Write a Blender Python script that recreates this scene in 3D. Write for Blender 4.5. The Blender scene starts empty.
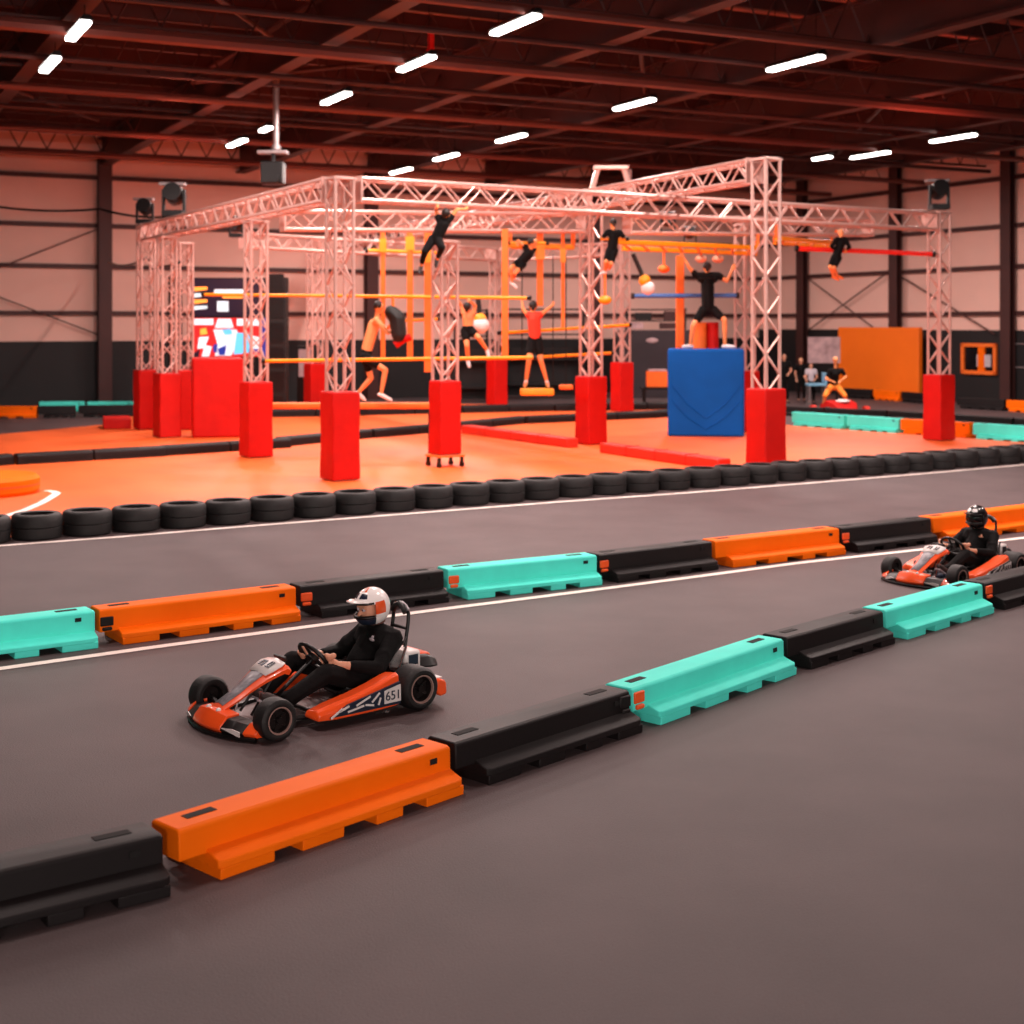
import bpy, math, random
from mathutils import Vector, Matrix
random.seed(7)
SC = bpy.context.scene
COL = SC.collection
PI = math.pi
V = Vector

# ------------------------------------------------------------------ camera frame: 1 pixel of the 1024 frame -> a place in the hall
FPX, HOR, CAMZ = 1400.0, 325.0, 2.6
def P(px, py, d):                       # point seen at pixel (px,py), d metres ahead
    return V(((px-512)/FPX*d, d, CAMZ-(py-HOR)/FPX*d))
def G(px, py, z=0.0):                   # point of a horizontal plane
    d = FPX*(CAMZ-z)/(py-HOR)
    return V(((px-512)/FPX*d, d, z))
# the hall is turned against the view: A runs along its back wall, L along its right wall
AX, LX = V((.893, .450, 0)), V((-.450, .893, 0))
HALL_ROT = math.atan2(.450, .893)
def R(a, l, z=0.0): return AX*a + LX*l + V((0, 0, z))

# ------------------------------------------------------------------ materials
def lin(c):
    c = c/255.0
    return c/12.92 if c <= .04045 else ((c+.055)/1.055)**2.4
def rgb(r, g, b): return (lin(r), lin(g), lin(b), 1)
MATS = {}
def mat(name, col, rough=.6, metal=0.0, var=.12, scale=6.0, bump=0.0, bscale=60.0, emit=0.0, spec=.5, coat=0.0):
    if name in MATS: return MATS[name]
    m = bpy.data.materials.new(name); m.use_nodes = True
    nt = m.node_tree; b = nt.nodes['Principled BSDF']
    c = rgb(*col)
    b.inputs['Roughness'].default_value = rough
    b.inputs['Metallic'].default_value = metal
    b.inputs['Specular IOR Level'].default_value = spec
    if coat: b.inputs['Coat Weight'].default_value = coat
    tc = nt.nodes.new('ShaderNodeTexCoord')
    if var > 0:
        n = nt.nodes.new('ShaderNodeTexNoise'); n.inputs['Scale'].default_value = scale; n.inputs['Detail'].default_value = 5
        r = nt.nodes.new('ShaderNodeValToRGB')
        r.color_ramp.elements[0].position = .3; r.color_ramp.elements[1].position = .7
        r.color_ramp.elements[0].color = tuple(x*(1-var) for x in c[:3])+(1,)
        r.color_ramp.elements[1].color = tuple(min(1, x*(1+var)) for x in c[:3])+(1,)
        nt.links.new(tc.outputs['Object'], n.inputs['Vector'])
        nt.links.new(n.outputs['Fac'], r.inputs['Fac'])
        nt.links.new(r.outputs['Color'], b.inputs['Base Color'])
    else:
        b.inputs['Base Color'].default_value = c
    if bump > 0:
        n2 = nt.nodes.new('ShaderNodeTexNoise'); n2.inputs['Scale'].default_value = bscale; n2.inputs['Detail'].default_value = 3
        bp = nt.nodes.new('ShaderNodeBump'); bp.inputs['Strength'].default_value = bump; bp.inputs['Distance'].default_value = .01
        nt.links.new(tc.outputs['Object'], n2.inputs['Vector'])
        nt.links.new(n2.outputs['Fac'], bp.inputs['Height']); nt.links.new(bp.outputs['Normal'], b.inputs['Normal'])
    if emit > 0:
        b.inputs['Emission Color'].default_value = c; b.inputs['Emission Strength'].default_value = emit
    MATS[name] = m
    return m

M_ASPH = mat('asphalt', (84, 71, 72), .62, 0, .13, 1.3, .35, 90, spec=.28)
M_ORMAT = mat('orange_mat', (238, 102, 38), .5, 0, .10, .8, .1, 30)
M_ORANGE = mat('orange_plastic', (255, 110, 4), .6, 0, .05, 4, .05, 60, spec=.12)
M_TEAL = mat('teal_plastic', (88, 242, 224), .6, 0, .05, 4, .05, 60, spec=.12)
M_BLACKP = mat('black_plastic', (24, 19, 20), .55, 0, .12, 4, .1, 60, spec=.25)
M_DARK = mat('dark_hole', (14, 10, 10), .9, 0, 0)
M_CONN = mat('connector_orange', (250, 88, 22), .5, 0, .1)
M_RUB = mat('tyre_rubber', (20, 17, 18), .62, 0, .15, 8, .25, 50)
M_WHITE = mat('line_paint', (250, 236, 228), .6, 0, .06, 3)
M_TRUSS = mat('truss_aluminium', (208, 168, 158), .38, .25, .06, 3)
M_RED = mat('red_vinyl', (190, 17, 11), .55, 0, .08, 3, .8, 5, spec=.2)
M_REDDK = mat('red_vinyl_beam', (210, 40, 20), .5, 0, .12, 2, .25, 6)
M_BLUE = mat('blue_vinyl', (0, 84, 168), .6, 0, .07, 2, .3, 4, spec=.15)
M_PANEL = mat('orange_vinyl', (255, 118, 6), .6, 0, .03, 2)
M_YEL = mat('yellow_bar', (255, 156, 18), .4, 0, .05)
M_STRAP = mat('orange_strap', (250, 116, 34), .6, 0, .06)
M_REDBAR = mat('red_bar', (230, 30, 18), .4, 0, .05)
M_BLUEBAR = mat('blue_bar', (64, 110, 176), .45, 0, .05)
M_WALL = mat('wall_sheet', (232, 188, 174), .75, 0, .05, .5)
M_WAINS = mat('wainscot_paint', (20, 17, 19), .7, 0, .1, .8)
M_STEEL = mat('frame_steel', (66, 34, 32), .6, .1, .15, 1)
M_DECK = mat('roof_deck', (150, 92, 82), .8, 0, .35, .35)
M_PIPE = mat('red_pipe', (104, 54, 46), .5, .1, .1, 1)
M_GREYM = mat('grey_metal', (150, 138, 138), .4, .5, .1)
M_BLKM = mat('black_metal', (14, 12, 13), .4, .3, .1)
M_LAMP = mat('lamp_diffuser', (255, 246, 240), .5, 0, 0, emit=14)
M_SKIN = mat('skin', (222, 158, 128), .5, 0, .06, 8)
M_SKIN2 = mat('skin_warm', (240, 150, 92), .5, 0, .05, 8)
M_CLBLK = mat('black_cloth', (11, 9, 10), .85, 0, .2, 12, .3, 40, spec=.2)
M_CLDK = mat('dark_trousers', (15, 12, 13), .85, 0, .2, 12, .3, 40, spec=.2)
M_CLRED = mat('red_cloth', (222, 56, 30), .75, 0, .1, 9)
M_CLORG = mat('orange_cloth', (244, 140, 40), .75, 0, .1, 9)
M_CLGRY = mat('pale_cloth', (190, 180, 186), .8, 0, .1, 9)
M_HAIR = mat('dark_hair', (26, 18, 16), .6, 0, .2, 30, .4, 60)
M_HAIRL = mat('fair_hair', (206, 150, 110), .6, 0, .2, 30, .4, 60)
M_SHOE = mat('white_shoe', (232, 222, 222), .5, 0, .05)
M_SHOED = mat('dark_shoe', (60, 46, 44), .5, 0, .1)
M_HELW = mat('helmet_white', (250, 244, 242), .22, 0, .03, coat=.5)
M_HELB = mat('helmet_black', (20, 18, 20), .25, 0, .05, coat=.5)
M_HELO = mat('helmet_orange', (240, 92, 44), .25, 0, .05, coat=.5)
M_HELN = mat('helmet_navy', (24, 34, 56), .25, 0, .05, coat=.5)
M_KORG = mat('kart_orange', (255, 88, 32), .3, 0, .04, coat=.4)
M_KWHT = mat('kart_white', (226, 218, 216), .35, 0, .06, coat=.3)
M_KGRY = mat('kart_grey', (128, 124, 130), .4, 0, .3, 40)
M_KBLK = mat('kart_black', (13, 11, 12), .42, 0, .1)
M_KNAV = mat('kart_navy', (30, 40, 58), .4, 0, .15, 20)
M_RIM = mat('wheel_rim', (40, 34, 34), .35, .6, .1)
M_RIMED = mat('rim_edge', (206, 168, 158), .3, .6, .05)
M_CHROME = mat('chrome', (200, 196, 198), .2, .9, .03)
M_POST = mat('grey_poster', (190, 160, 162), .7, 0, .3, 4)
M_LTBLUE = mat('light_blue_plastic', (120, 176, 206), .5, 0, .1)
M_BAG = mat('black_bag', (9, 8, 8), .6, 0, .1)

# ------------------------------------------------------------------ mesh builder
class MB:
    def __init__(s): s.v = []; s.f = []; s.m = []
    def add(s, vs, fs, mi=0):
        o = len(s.v); s.v += [V(p) for p in vs]; s.f += [tuple(i+o for i in f) for f in fs]
        s.m += ([mi]*len(fs) if isinstance(mi, int) else list(mi)); return s
    def box(s, c, size, mi=0, rz=0.0, rot=None):
        h = V(size)/2; M = rot if rot is not None else Matrix.Rotation(rz, 3, 'Z')
        vs = [V(c)+M @ V((sx*h.x, sy*h.y, sz*h.z)) for sx in (-1, 1) for sy in (-1, 1) for sz in (-1, 1)]
        return s.add(vs, [(0,1,3,2),(4,6,7,5),(0,4,5,1),(2,3,7,6),(0,2,6,4),(1,5,7,3)], mi)
    def ring(s, c, ax, r, n, ry=None):
        ax = V(ax).normalized(); t = V((0,0,1)) if abs(ax.z) < .9 else V((1,0,0))
        u = ax.cross(t).normalized(); w = ax.cross(u).normalized(); ry = r if ry is None else ry
        return [V(c)+u*(r*math.cos(2*PI*i/n))+w*(ry*math.sin(2*PI*i/n)) for i in range(n)]
    def loft(s, rings, cap=True, mi=0, closed=False):
        n = len(rings[0]); vs = [p for r in rings for p in r]; fs = []; k = len(rings)
        for i in range(k if closed else k-1):
            j = (i+1) % k
            for q in range(n):
                fs.append((i*n+q, i*n+(q+1) % n, j*n+(q+1) % n, j*n+q))
        if cap and not closed:
            fs.append(tuple(range(n-1, -1, -1))); fs.append(tuple((k-1)*n+q for q in range(n)))
        return s.add(vs, fs, mi)
    def cyl(s, p0, p1, r0, r1=None, n=12, mi=0, cap=True):
        p0, p1 = V(p0), V(p1); r1 = r0 if r1 is None else r1
        return s.loft([s.ring(p0, p1-p0, r0, n), s.ring(p1, p1-p0, r1, n)], cap, mi)
    def tube(s, path, r, n=8, mi=0, closed=False):
        path = [V(p) for p in path]; k = len(path); rings = []; u = None
        for i in range(k):
            a = path[i-1] if (i > 0 or closed) else path[i]; b = path[(i+1) % k] if (i < k-1 or closed) else path[i]
            t = (b-a).normalized()
            if u is None:
                q = V((0,0,1)) if abs(t.z) < .9 else V((1,0,0)); u = t.cross(q).normalized()
            u = (u-t*u.dot(t)).normalized(); w = t.cross(u)
            rr = r[i] if isinstance(r, (list, tuple)) else r
            rings.append([path[i]+u*(rr*math.cos(2*PI*j/n))+w*(rr*math.sin(2*PI*j/n)) for j in range(n)])
        return s.loft(rings, not closed, mi, closed)
    def lathe(s, prof, c, ax, n=24, mi=0, closed=True):   # prof: (along, radius) closed section
        ax = V(ax).normalized()
        rings = []
        t = V((0,0,1)) if abs(ax.z) < .9 else V((1,0,0)); u = ax.cross(t).normalized(); w = ax.cross(u)
        for i in range(n):
            d = u*math.cos(2*PI*i/n)+w*math.sin(2*PI*i/n)
            rings.append([V(c)+ax*a+d*r for a, r in prof])
        m = mi
        if not isinstance(mi, int): m = list(mi)*n
        k = len(prof); vs = [p for r in rings for p in r]; fs = []
        ms = []
        for i in range(n):
            j = (i+1) % n
            for q in range(k if closed else k-1):
                fs.append((i*k+q, i*k+(q+1) % k, j*k+(q+1) % k, j*k+q)); ms.append(mi if isinstance(mi, int) else mi[q])
        return s.add(vs, fs, ms)
    def ell(s, c, r, n=12, mi=0, rot=None, k=8):
        c = V(c); r = V(r) if not isinstance(r, (int, float)) else V((r, r, r)); M = rot or Matrix.Identity(3)
        vs = [c+M @ V((0,0,r.z))]; fs = []
        for i in range(1, k):
            th = PI*i/k
            for j in range(n):
                ph = 2*PI*j/n
                vs.append(c+M @ V((r.x*math.sin(th)*math.cos(ph), r.y*math.sin(th)*math.sin(ph), r.z*math.cos(th))))
        vs.append(c+M @ V((0,0,-r.z)))
        for j in range(n): fs.append((0, 1+j, 1+(j+1) % n))
        for i in range(k-2):
            for j in range(n):
                a = 1+i*n+j; b = 1+i*n+(j+1) % n; fs.append((a, a+n, b+n, b))
        e = 1+(k-2)*n
        for j in range(n): fs.append((len(vs)-1, e+(j+1) % n, e+j))
        return s.add(vs, fs, mi)
    def quad(s, pts, mi=0): return s.add(pts, [tuple(range(len(pts)))], mi)
    def mesh(s, name, mats, smooth=35):
        me = bpy.data.meshes.new(name); me.from_pydata([tuple(p) for p in s.v], [], s.f)
        for m in (mats if isinstance(mats, (list, tuple)) else [mats]): me.materials.append(m)
        for p, i in zip(me.polygons, s.m): p.material_index = i
        import bmesh
        bm = bmesh.new(); bm.from_mesh(me); bmesh.ops.recalc_face_normals(bm, faces=bm.faces); bm.to_mesh(me); bm.free()
        if smooth:
            me.shade_smooth(); me.set_sharp_from_angle(angle=math.radians(smooth))
        me.update(); return me
    def obj(s, name, mats, parent=None, smooth=35, bevel=0.0, seg=2, solid=0.0, world=False):
        if world and parent is not None:
            o0 = parent.location; s.v = [p-o0 for p in s.v]
        o = bpy.data.objects.new(name, s.mesh(name, mats, smooth)); COL.objects.link(o)
        if parent is not None: o.parent = parent
        if solid:
            q = o.modifiers.new('solid', 'SOLIDIFY'); q.thickness = solid; q.offset = 0
        if bevel:
            q = o.modifiers.new('bevel', 'BEVEL'); q.width = bevel; q.segments = seg; q.limit_method = 'ANGLE'; q.angle_limit = math.radians(40)
        return o

def tag(o, label, cat, group=None, kind='thing'):
    o['label'] = label; o['category'] = cat; o['kind'] = kind
    if group: o['group'] = group
    return o
def thing(name, loc, label, cat, group=None, rz=0.0):
    o = bpy.data.objects.new(name, None); COL.objects.link(o)
    o.empty_display_size = .1
    o.location = loc; o.rotation_euler = (0, 0, rz)
    return tag(o, label, cat, group)
def struct(o): o['kind'] = 'structure'; return o
def dup(root, loc, rz, label=None):
    r = root.copy(); COL.objects.link(r); r.location = loc; r.rotation_euler = (0, 0, rz)
    if label: r['label'] = label
    for ch in list(root.children):
        c = ch.copy(); COL.objects.link(c); c.parent = r
        for g in list(ch.children):
            d = g.copy(); COL.objects.link(d); d.parent = c
    return r

# ------------------------------------------------------------------ blobs: one continuous skin from tapered limbs
def cap_pts(p0, r0, p1, r1):
    out = []
    for c, r in ((V(p0), r0), (V(p1), r1)):
        for i in range(5):
            th = PI*i/4
            for j in range(8):
                ph = 2*PI*j/8+(i % 2)*.39
                out.append(c+V((math.sin(th)*math.cos(ph), math.sin(th)*math.sin(ph), math.cos(th)))*r)
                if i in (0, 4): break
    return out
def blob(name, prims, voxel, m, parent=None, world=False, smooth_it=3):
    import bmesh
    bm = bmesh.new()
    off = parent.location.copy() if (world and parent is not None) else V((0,0,0))
    for pr in prims:
        if pr[0] == 'c':
            pts = cap_pts(*pr[1:])
        else:                                   # ('e', centre, radii, rot)
            mb = MB(); mb.ell(pr[1], pr[2], 14, 0, pr[3] if len(pr) > 3 else None, 9); pts = mb.v
        vs = [bm.verts.new(p-off) for p in pts]
        bmesh.ops.convex_hull(bm, input=vs, use_existing_faces=False)
    loose = [v for v in bm.verts if not v.link_faces]
    bmesh.ops.delete(bm, geom=loose, context='VERTS')
    me = bpy.data.meshes.new(name+'_src'); bm.to_mesh(me); bm.free()
    t = bpy.data.objects.new(name+'_src', me); COL.objects.link(t)
    q = t.modifiers.new('r', 'REMESH'); q.mode = 'VOXEL'; q.voxel_size = voxel; q.adaptivity = 0
    q2 = t.modifiers.new('s', 'SMOOTH'); q2.factor = .5; q2.iterations = smooth_it
    dg = bpy.context.evaluated_depsgraph_get(); dg.update()
    res = bpy.data.meshes.new_from_object(t.evaluated_get(dg)); res.name = name
    bpy.data.objects.remove(t); bpy.data.meshes.remove(me)
    res.materials.clear(); res.materials.append(m)
    for p in res.polygons: p.use_smooth = True; p.material_index = 0
    o = bpy.data.objects.new(name, res); COL.objects.link(o)
    if parent is not None: o.parent = parent
    return o

def grip(c, tang, u, s=1.0, r=.022, sweep=3.6):
    """a hand closed on a bar: bar runs along tang through c, u points from the bar to the palm"""
    c, t, u = V(c), V(tang).normalized(), V(u); u = (u-t*u.dot(t)).normalized(); w = t.cross(u)
    pr = [('c', c+u*(r+.018*s)-t*.028*s, .020*s, c+u*(r+.018*s)+t*.028*s, .019*s),
          ('c', c+u*(r+.02*s), .024*s, c+u*(r+.058*s), .024*s)]
    R_ = r+.008*s
    for i in range(4):
        L = (3.3, 3.7, 3.5, 2.9)[i]; o = c+t*((i-1.5)*.0195*s)
        pts = [o+(u*math.cos(a)+w*math.sin(a))*R_ for a in [L*k/5 for k in range(6)]]
        for a, b in zip(pts, pts[1:]): pr.append(('c', a, .0088*s, b, .0084*s))
    o = c-t*.036*s+u*.008
    pts = [o+(u*math.cos(a)+w*math.sin(a))*(R_+.004*s) for a in (0, -.6, -1.2, -1.9)]
    for a, b in zip(pts, pts[1:]): pr.append(('c', a, .011*s, b, .0095*s))
    return pr
def open_hand(wr, d, nrm, s=1.0, side=1):
    """a relaxed hand: palm from the wrist along d, fingers slightly curled towards nrm, thumb from the side of the palm"""
    wr, d = V(wr), V(d).normalized(); nrm = V(nrm); nrm = (nrm-d*nrm.dot(d)).normalized(); sd = d.cross(nrm)*side
    pr = []
    for i in range(4):
        o = sd*((1.5-i)*.02*s)
        k = wr+d*.085*s+o
        pr.append(('c', wr+d*.015*s+o*.6, .017*s, k, .0125*s))
        L = (.036, .042, .039, .03)[i]*s
        a = k+(d*math.cos(.35)+nrm*math.sin(.35))*L; b = a+(d*math.cos(.8)+nrm*math.sin(.8))*L*.8
        pr += [('c', k, .0095*s, a, .0088*s), ('c', a, .0088*s, b, .0075*s)]
    a = wr+d*.03*s+sd*.03*s; b = a+(d*.6+sd*.75+nrm*.2).normalized()*.04*s; e = b+(d*.85+sd*.35+nrm*.3).normalized()*.03*s
    pr += [('c', a, .014*s, b, .011*s), ('c', b, .0105*s, e, .009*s)]
    return pr

def person(name, label, J, s=1.0, skin=None, top=None, bottom=None, sleeves=0.0, legs=0.0, shoes=None, hair=None,
           face=(0, -1, 0), hands=None, voxel=.011, group=None, long_hair=False, extra_skin=()):
    """J: world joints. head (centre), neck, chest, pelvis, sl sr el er wl wr, hl hr kl kr al ar tl tr"""
    J = {k: V(v) for k, v in J.items()}
    low = min(J[k].z for k in ('tl', 'tr', 'al', 'ar'))-.03
    root = thing(name, V((J['pelvis'].x, J['pelvis'].y, low)), label, 'person', group)
    skin = skin or M_SKIN
    fd = V(face).normalized()
    up = (J['head']-J['neck']).normalized()
    fd = (fd-up*fd.dot(up)).normalized(); rt = fd.cross(up)
    Mh = Matrix((rt, fd, up)).transposed()
    h = J['head']
    trunk = [('c', J['chest'], .125*s, J['pelvis'], .112*s), ('c', J['sl'], .062*s, J['sr'], .062*s),
             ('c', J['sl']*.6+J['chest']*.4, .075*s, J['sr']*.6+J['chest']*.4, .075*s),
             ('c', J['hl'], .09*s, J['hr'], .09*s), ('c', (J['sl']+J['sr'])/2, .06*s, J['neck'], .052*s)]
    pr = trunk+[('c', J['neck'], .052*s, h-up*.05*s, .05*s),
         ('e', h+up*.015*s-fd*.008*s, (.076*s, .095*s, .105*s), Mh), ('c', h-up*.06*s+fd*.03*s, .045*s, h-up*.085*s+fd*.055*s, .026*s),
         ('c', h+fd*.088*s+up*.01*s, .009*s, h+fd*.108*s-up*.02*s, .013*s), ('c', h+fd*.084*s-up*.055*s-rt*.018*s, .009*s, h+fd*.084*s-up*.055*s+rt*.018*s, .009*s),
         ('c', h+rt*.078*s+up*.012*s, .012*s, h+rt*.08*s-up*.025*s, .010*s), ('c', h-rt*.078*s+up*.012*s, .012*s, h-rt*.08*s-up*.025*s, .010*s)]
    for q in 'lr':
        S, E, W = J['s'+q], J['e'+q], J['w'+q]; Hh, K, A, T = J['h'+q], J['k'+q], J['a'+q], J['t'+q]
        pr += [('c', S, .056*s, E, .039*s), ('c', E, .04*s, W, .026*s),
               ('c', Hh, .088*s, K, .056*s), ('c', K, .056*s, K.lerp(A, .35), .054*s), ('c', K.lerp(A, .35), .054*s, A, .035*s),
               ('c', A, .037*s, T, .028*s), ('c', A, .034*s, A-(T-A).normalized()*.035*s-V((0,0,.02*s)), .03*s)]
        if hands and q in hands: pr += hands[q]
        else:
            pr += open_hand(W, W-E, V((0, 0, -1)) if abs((W-E).normalized().z) < .8 else fd, s, 1 if q == 'l' else -1)
    pr += list(extra_skin)
    body = blob('body', pr, voxel, skin, root, True)
    inf = .014*s
    def big(pp, k=inf): return [(a[0], a[1], a[2]+k, a[3], a[4]+k) for a in pp if a[0] == 'c']
    if top:
        pp = big(trunk[:3])+[('c', (J['sl']+J['sr'])/2, .062*s+inf, ((J['sl']+J['sr'])/2).lerp(J['neck'], .45), .05*s+inf)]
        for q in 'lr':
            if sleeves > 0:
                S, E, W = J['s'+q], J['e'+q], J['w'+q]
                e1 = S.lerp(E, min(1, sleeves)); pp.append(('c', S, .06*s+inf, e1, (.056-.014*min(1, sleeves))*s+inf))
                if sleeves > 1: pp.append(('c', E, .042*s+inf, E.lerp(W, sleeves-1), .03*s+inf))
        blob('shirt', pp, voxel*1.15, top, root, True)
    if bottom:
        pp = [('c', J['pelvis']+(J['chest']-J['pelvis']).normalized()*.06*s, .112*s+inf, J['pelvis'], .112*s+inf)]+big([trunk[3]], inf*1.2)
        for q in 'lr':
            Hh, K, A = J['h'+q], J['k'+q], J['a'+q]
            pp.append(('c', Hh, .092*s+inf, Hh.lerp(K, min(1, legs)), (.092-.028*min(1, legs))*s+inf))
            if legs > 1: pp.append(('c', K, .06*s+inf, K.lerp(A, legs-1), .042*s+inf))
        blob('shorts' if legs <= 1 else 'trousers', pp, voxel*1.15, bottom, root, True)
    if shoes:
        for q in 'lr':
            A, T = J['a'+q], J['t'+q]; d = (T-A).normalized()
            blob('shoe', [('c', A+V((0,0,-.008*s)), .046*s, T, .037*s), ('c', A, .044*s, A-d*.04*s-V((0,0,.02*s)), .038*s), ('c', T, .036*s, T+d*.03*s, .028*s)], voxel, shoes, root, True)
    if hair:
        pp = [('e', h+up*.035*s-fd*.022*s, (.09*s, .096*s, .092*s), Mh), ('c', h-fd*.06*s, .05*s, h-fd*.07*s-up*.05*s, .04*s)]
        if long_hair: pp.append(('c', h-fd*.07*s-up*.02*s, .04*s, h-fd*.1*s-up*.2*s, .02*s))
        blob('hair', pp, voxel, hair, root, True)
    eb = MB()
    for q in (-1, 1): eb.ell(h+fd*.086*s+up*.02*s+rt*.032*s*q, .012*s, 8, 0, None, 6)
    eb.obj('eyes', [M_DARK], root, world=True)
    return root

# ================================================================== THE HALL
A0, A1, L0, L1, HZ = -16.0, 34.7, -7.0, 46.4, 9.2
def slab(name, pts, z0, z1, m):
    b = MB(); b.loft([[V((p.x, p.y, z0)) for p in pts], [V((p.x, p.y, z1)) for p in pts]]); return struct(b.obj(name, [m], smooth=0))
def hbox(mb, a0, a1, l0, l1, z0, z1, mi=0):
    pts = [R(a0, l0), R(a1, l0), R(a1, l1), R(a0, l1)]
    return mb.loft([[V((p.x, p.y, z0)) for p in pts], [V((p.x, p.y, z1)) for p in pts]], True, mi)
b = MB(); hbox(b, A0-.3, A1+.3, L0-.3, L1+.3, -.2, 0); struct(b.obj('floor', [M_ASPH], smooth=0))
b = MB(); hbox(b, A0-.3, A1+.3, L0-.3, L1+.3, HZ, HZ+.2); struct(b.obj('ceiling', [M_DECK], smooth=0))
b = MB(); hbox(b, A0-.3, A1+.3, L1, L1+.3, 0, HZ); struct(b.obj('wall_back', [M_WALL], smooth=0))
b = MB(); hbox(b, A1, A1+.3, L0, L1, 0, HZ); struct(b.obj('wall_right', [M_WALL], smooth=0))
b = MB(); hbox(b, A0-.3, A0, L0, L1, 0, HZ); struct(b.obj('wall_left', [M_WAINS], smooth=0))
b = MB(); hbox(b, A0, A1, L0-.3, L0, 0, HZ); struct(b.obj('wall_front', [M_WAINS], smooth=0))
b = MB(); hbox(b, A0, A1-.07, L1-.06, L1, 0, 2.08); struct(b.obj('baseboard_back', [M_WAINS], smooth=0))
b = MB(); hbox(b, A1-.06, A1, L0, L1, 0, 2.43); struct(b.obj('baseboard_right', [M_WAINS], smooth=0))
n = 0
def trim(mb, m):
    global n
    n += 1; o = struct(mb.obj('trim_%d' % n, [m], smooth=0)); o['label'] = 'dark red steel member of the hall frame'; return o
# wall girts
for z in (2.98, 4.48, 5.8, 7.35):
    b = MB(); hbox(b, A0, A1, L1-.12, L1, z-.07, z+.07); trim(b, M_STEEL)
    b = MB(); hbox(b, A1-.12, A1, L0, L1-.13, z-.07, z+.07); trim(b, M_STEEL)
# wall columns (I sections)
def icol(mb, a, l, alongA, z0, z1, w=.42, dp=.34):
    if alongA:
        hbox(mb, a-w/2, a+w/2, l-.03, l, z0, z1); hbox(mb, a-w/2, a+w/2, l-dp, l-dp+.03, z0, z1); hbox(mb, a-.02, a+.02, l-dp+.03, l-.03, z0, z1)
    else:
        hbox(mb, a-.03, a, l-w/2, l+w/2, z0, z1); hbox(mb, a-dp, a-dp+.03, l-w/2, l+w/2, z0, z1); hbox(mb, a-dp+.03, a-.03, l-.02, l+.02, z0, z1)
for a in (-.6, 8.56, 17.7, 26.8):
    b = MB(); icol(b, a, L1-.13, True, 0, 8.2); trim(b, M_STEEL)
for l in (22.6, 27.8, 33.0, 38.2, 43.4):
    b = MB(); icol(b, A1-.13, l, False, 0, 8.2, .42, .24); trim(b, M_STEEL)
# diagonal wall bracing rods
for (l0, z0, l1, z1) in ((38.6, 4.5, 43.5, 2.2), (43.5, 4.6, 38.8, 2.2), (38.6, 4.6, 33.6, 2.3)):
    b = MB(); b.cyl(R(A1-.2, l0, z0), R(A1-.2, l1, z1), .025, n=6); trim(b, M_STEEL)
b = MB(); b.cyl(R(1.0, L1-.2, 2.5), R(8.4, L1-.2, 5.7), .022, n=6); trim(b, M_STEEL)
b = MB(); b.cyl(R(8.6, L1-.2, 2.2), R(3.0, L1-.2, 4.4), .022, n=6); trim(b, M_STEEL)
# roof: main rafters along L, purlins and pipes along A
for a in (-10, -5, -.6, 4, 8.56, 13.1, 17.7, 22.3, 26.8, 31.2):
    b = MB(); hbox(b, a-.16, a+.16, L0, L1, 7.72, 7.78); hbox(b, a-.03, a+.03, L0, L1, 7.78, 8.6); hbox(b, a-.16, a+.16, L0, L1, 8.6, 8.66); trim(b, M_STEEL)
l = 8.0
while l < L1:
    b = MB(); hbox(b, A0, A1, l-.07, l+.07, 8.67, 9.0); trim(b, M_STEEL); l += 1.55
for l in (20.3, 24.9, 29.6, 34.2, 38.9, 43.5):
    b = MB(); a = A0
    while a < A1-.8:
        b.cyl(R(a, l, 7.85), R(a+.4, l, 8.62), .02, n=4, cap=False); b.cyl(R(a+.4, l, 8.62), R(a+.8, l, 7.85), .02, n=4, cap=False); a += .8
    hbox(b, A0, A1, l-.05, l+.05, 7.8, 7.86); trim(b, M_STEEL)
# bottom bracing and services under the roof
for l in (19.5, 24.2, 30.5, 37, 42):
    b = MB(); b.cyl(R(A0, l, 7.55), R(A1, l, 7.55), .085 if l != 24.2 else .12, n=8); trim(b, M_PIPE)
for l in (22.0, 27.5, 34.0):
    b = MB(); b.cyl(R(A0, l, 7.64), R(A1, l, 7.64), .06, n=8); trim(b, M_STEEL)
for i, (a, l) in enumerate(((-2, 20), (6, 23), (11, 27), (15, 24), (19, 31), (24, 27), (22, 36), (28, 33), (12, 38), (4, 34), (29, 41))):
    b = MB(); b.cyl(R(a, l, 8.1), R(a+(3 if i % 2 else -3.2), l+4.6, 8.1), .05, n=6); trim(b, M_STEEL)

# ---- painted lines and the orange mat
def strip(name, pts, w, z, m, world=False):
    b = MB(); vs = []; k = len(pts)
    for i in range(k):
        t = (pts[min(k-1, i+1)]-pts[max(0, i-1)]); t.z = 0; t.normalize(); nn = V((-t.y, t.x, 0))
        vs += [pts[i]+nn*w/2+V((0,0,z)), pts[i]-nn*w/2+V((0,0,z))]
    b.add(vs, [(2*i, 2*i+1, 2*i+3, 2*i+2) for i in range(k-1)]); return struct(b.obj(name, [m], smooth=0))
strip('trim_lane_line_tyres', [G(-120, 556), G(0, 546), G(120, 537), G(240, 527), G(400, 514.5), G(560, 502), G(680, 493.5), G(800, 484), G(910, 475), G(1024, 465), G(1200, 450)], .105, .004, M_WHITE)
strip('trim_lane_line_track', [G(-120, 684), G(0, 669), G(150, 648), G(300, 628), G(430, 611), G(560, 594.5), G(680, 579), G(800, 563), G(910, 551), G(1024, 538), G(1200, 518)], .105, .004, M_WHITE)
matpts = [G(-160, 556), G(0, 539), G(240, 520), G(560, 495), G(800, 476), G(1024, 459), G(1180, 448), G(1180, 449), G(1050, 443), G(900, 432), G(790, 426),
          G(690, 409), G(640, 407.5), G(500, 405), G(430, 404), G(300, 404), G(225, 408), G(140, 412), G(118, 424), G(0, 435), G(-160, 448)]
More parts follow.
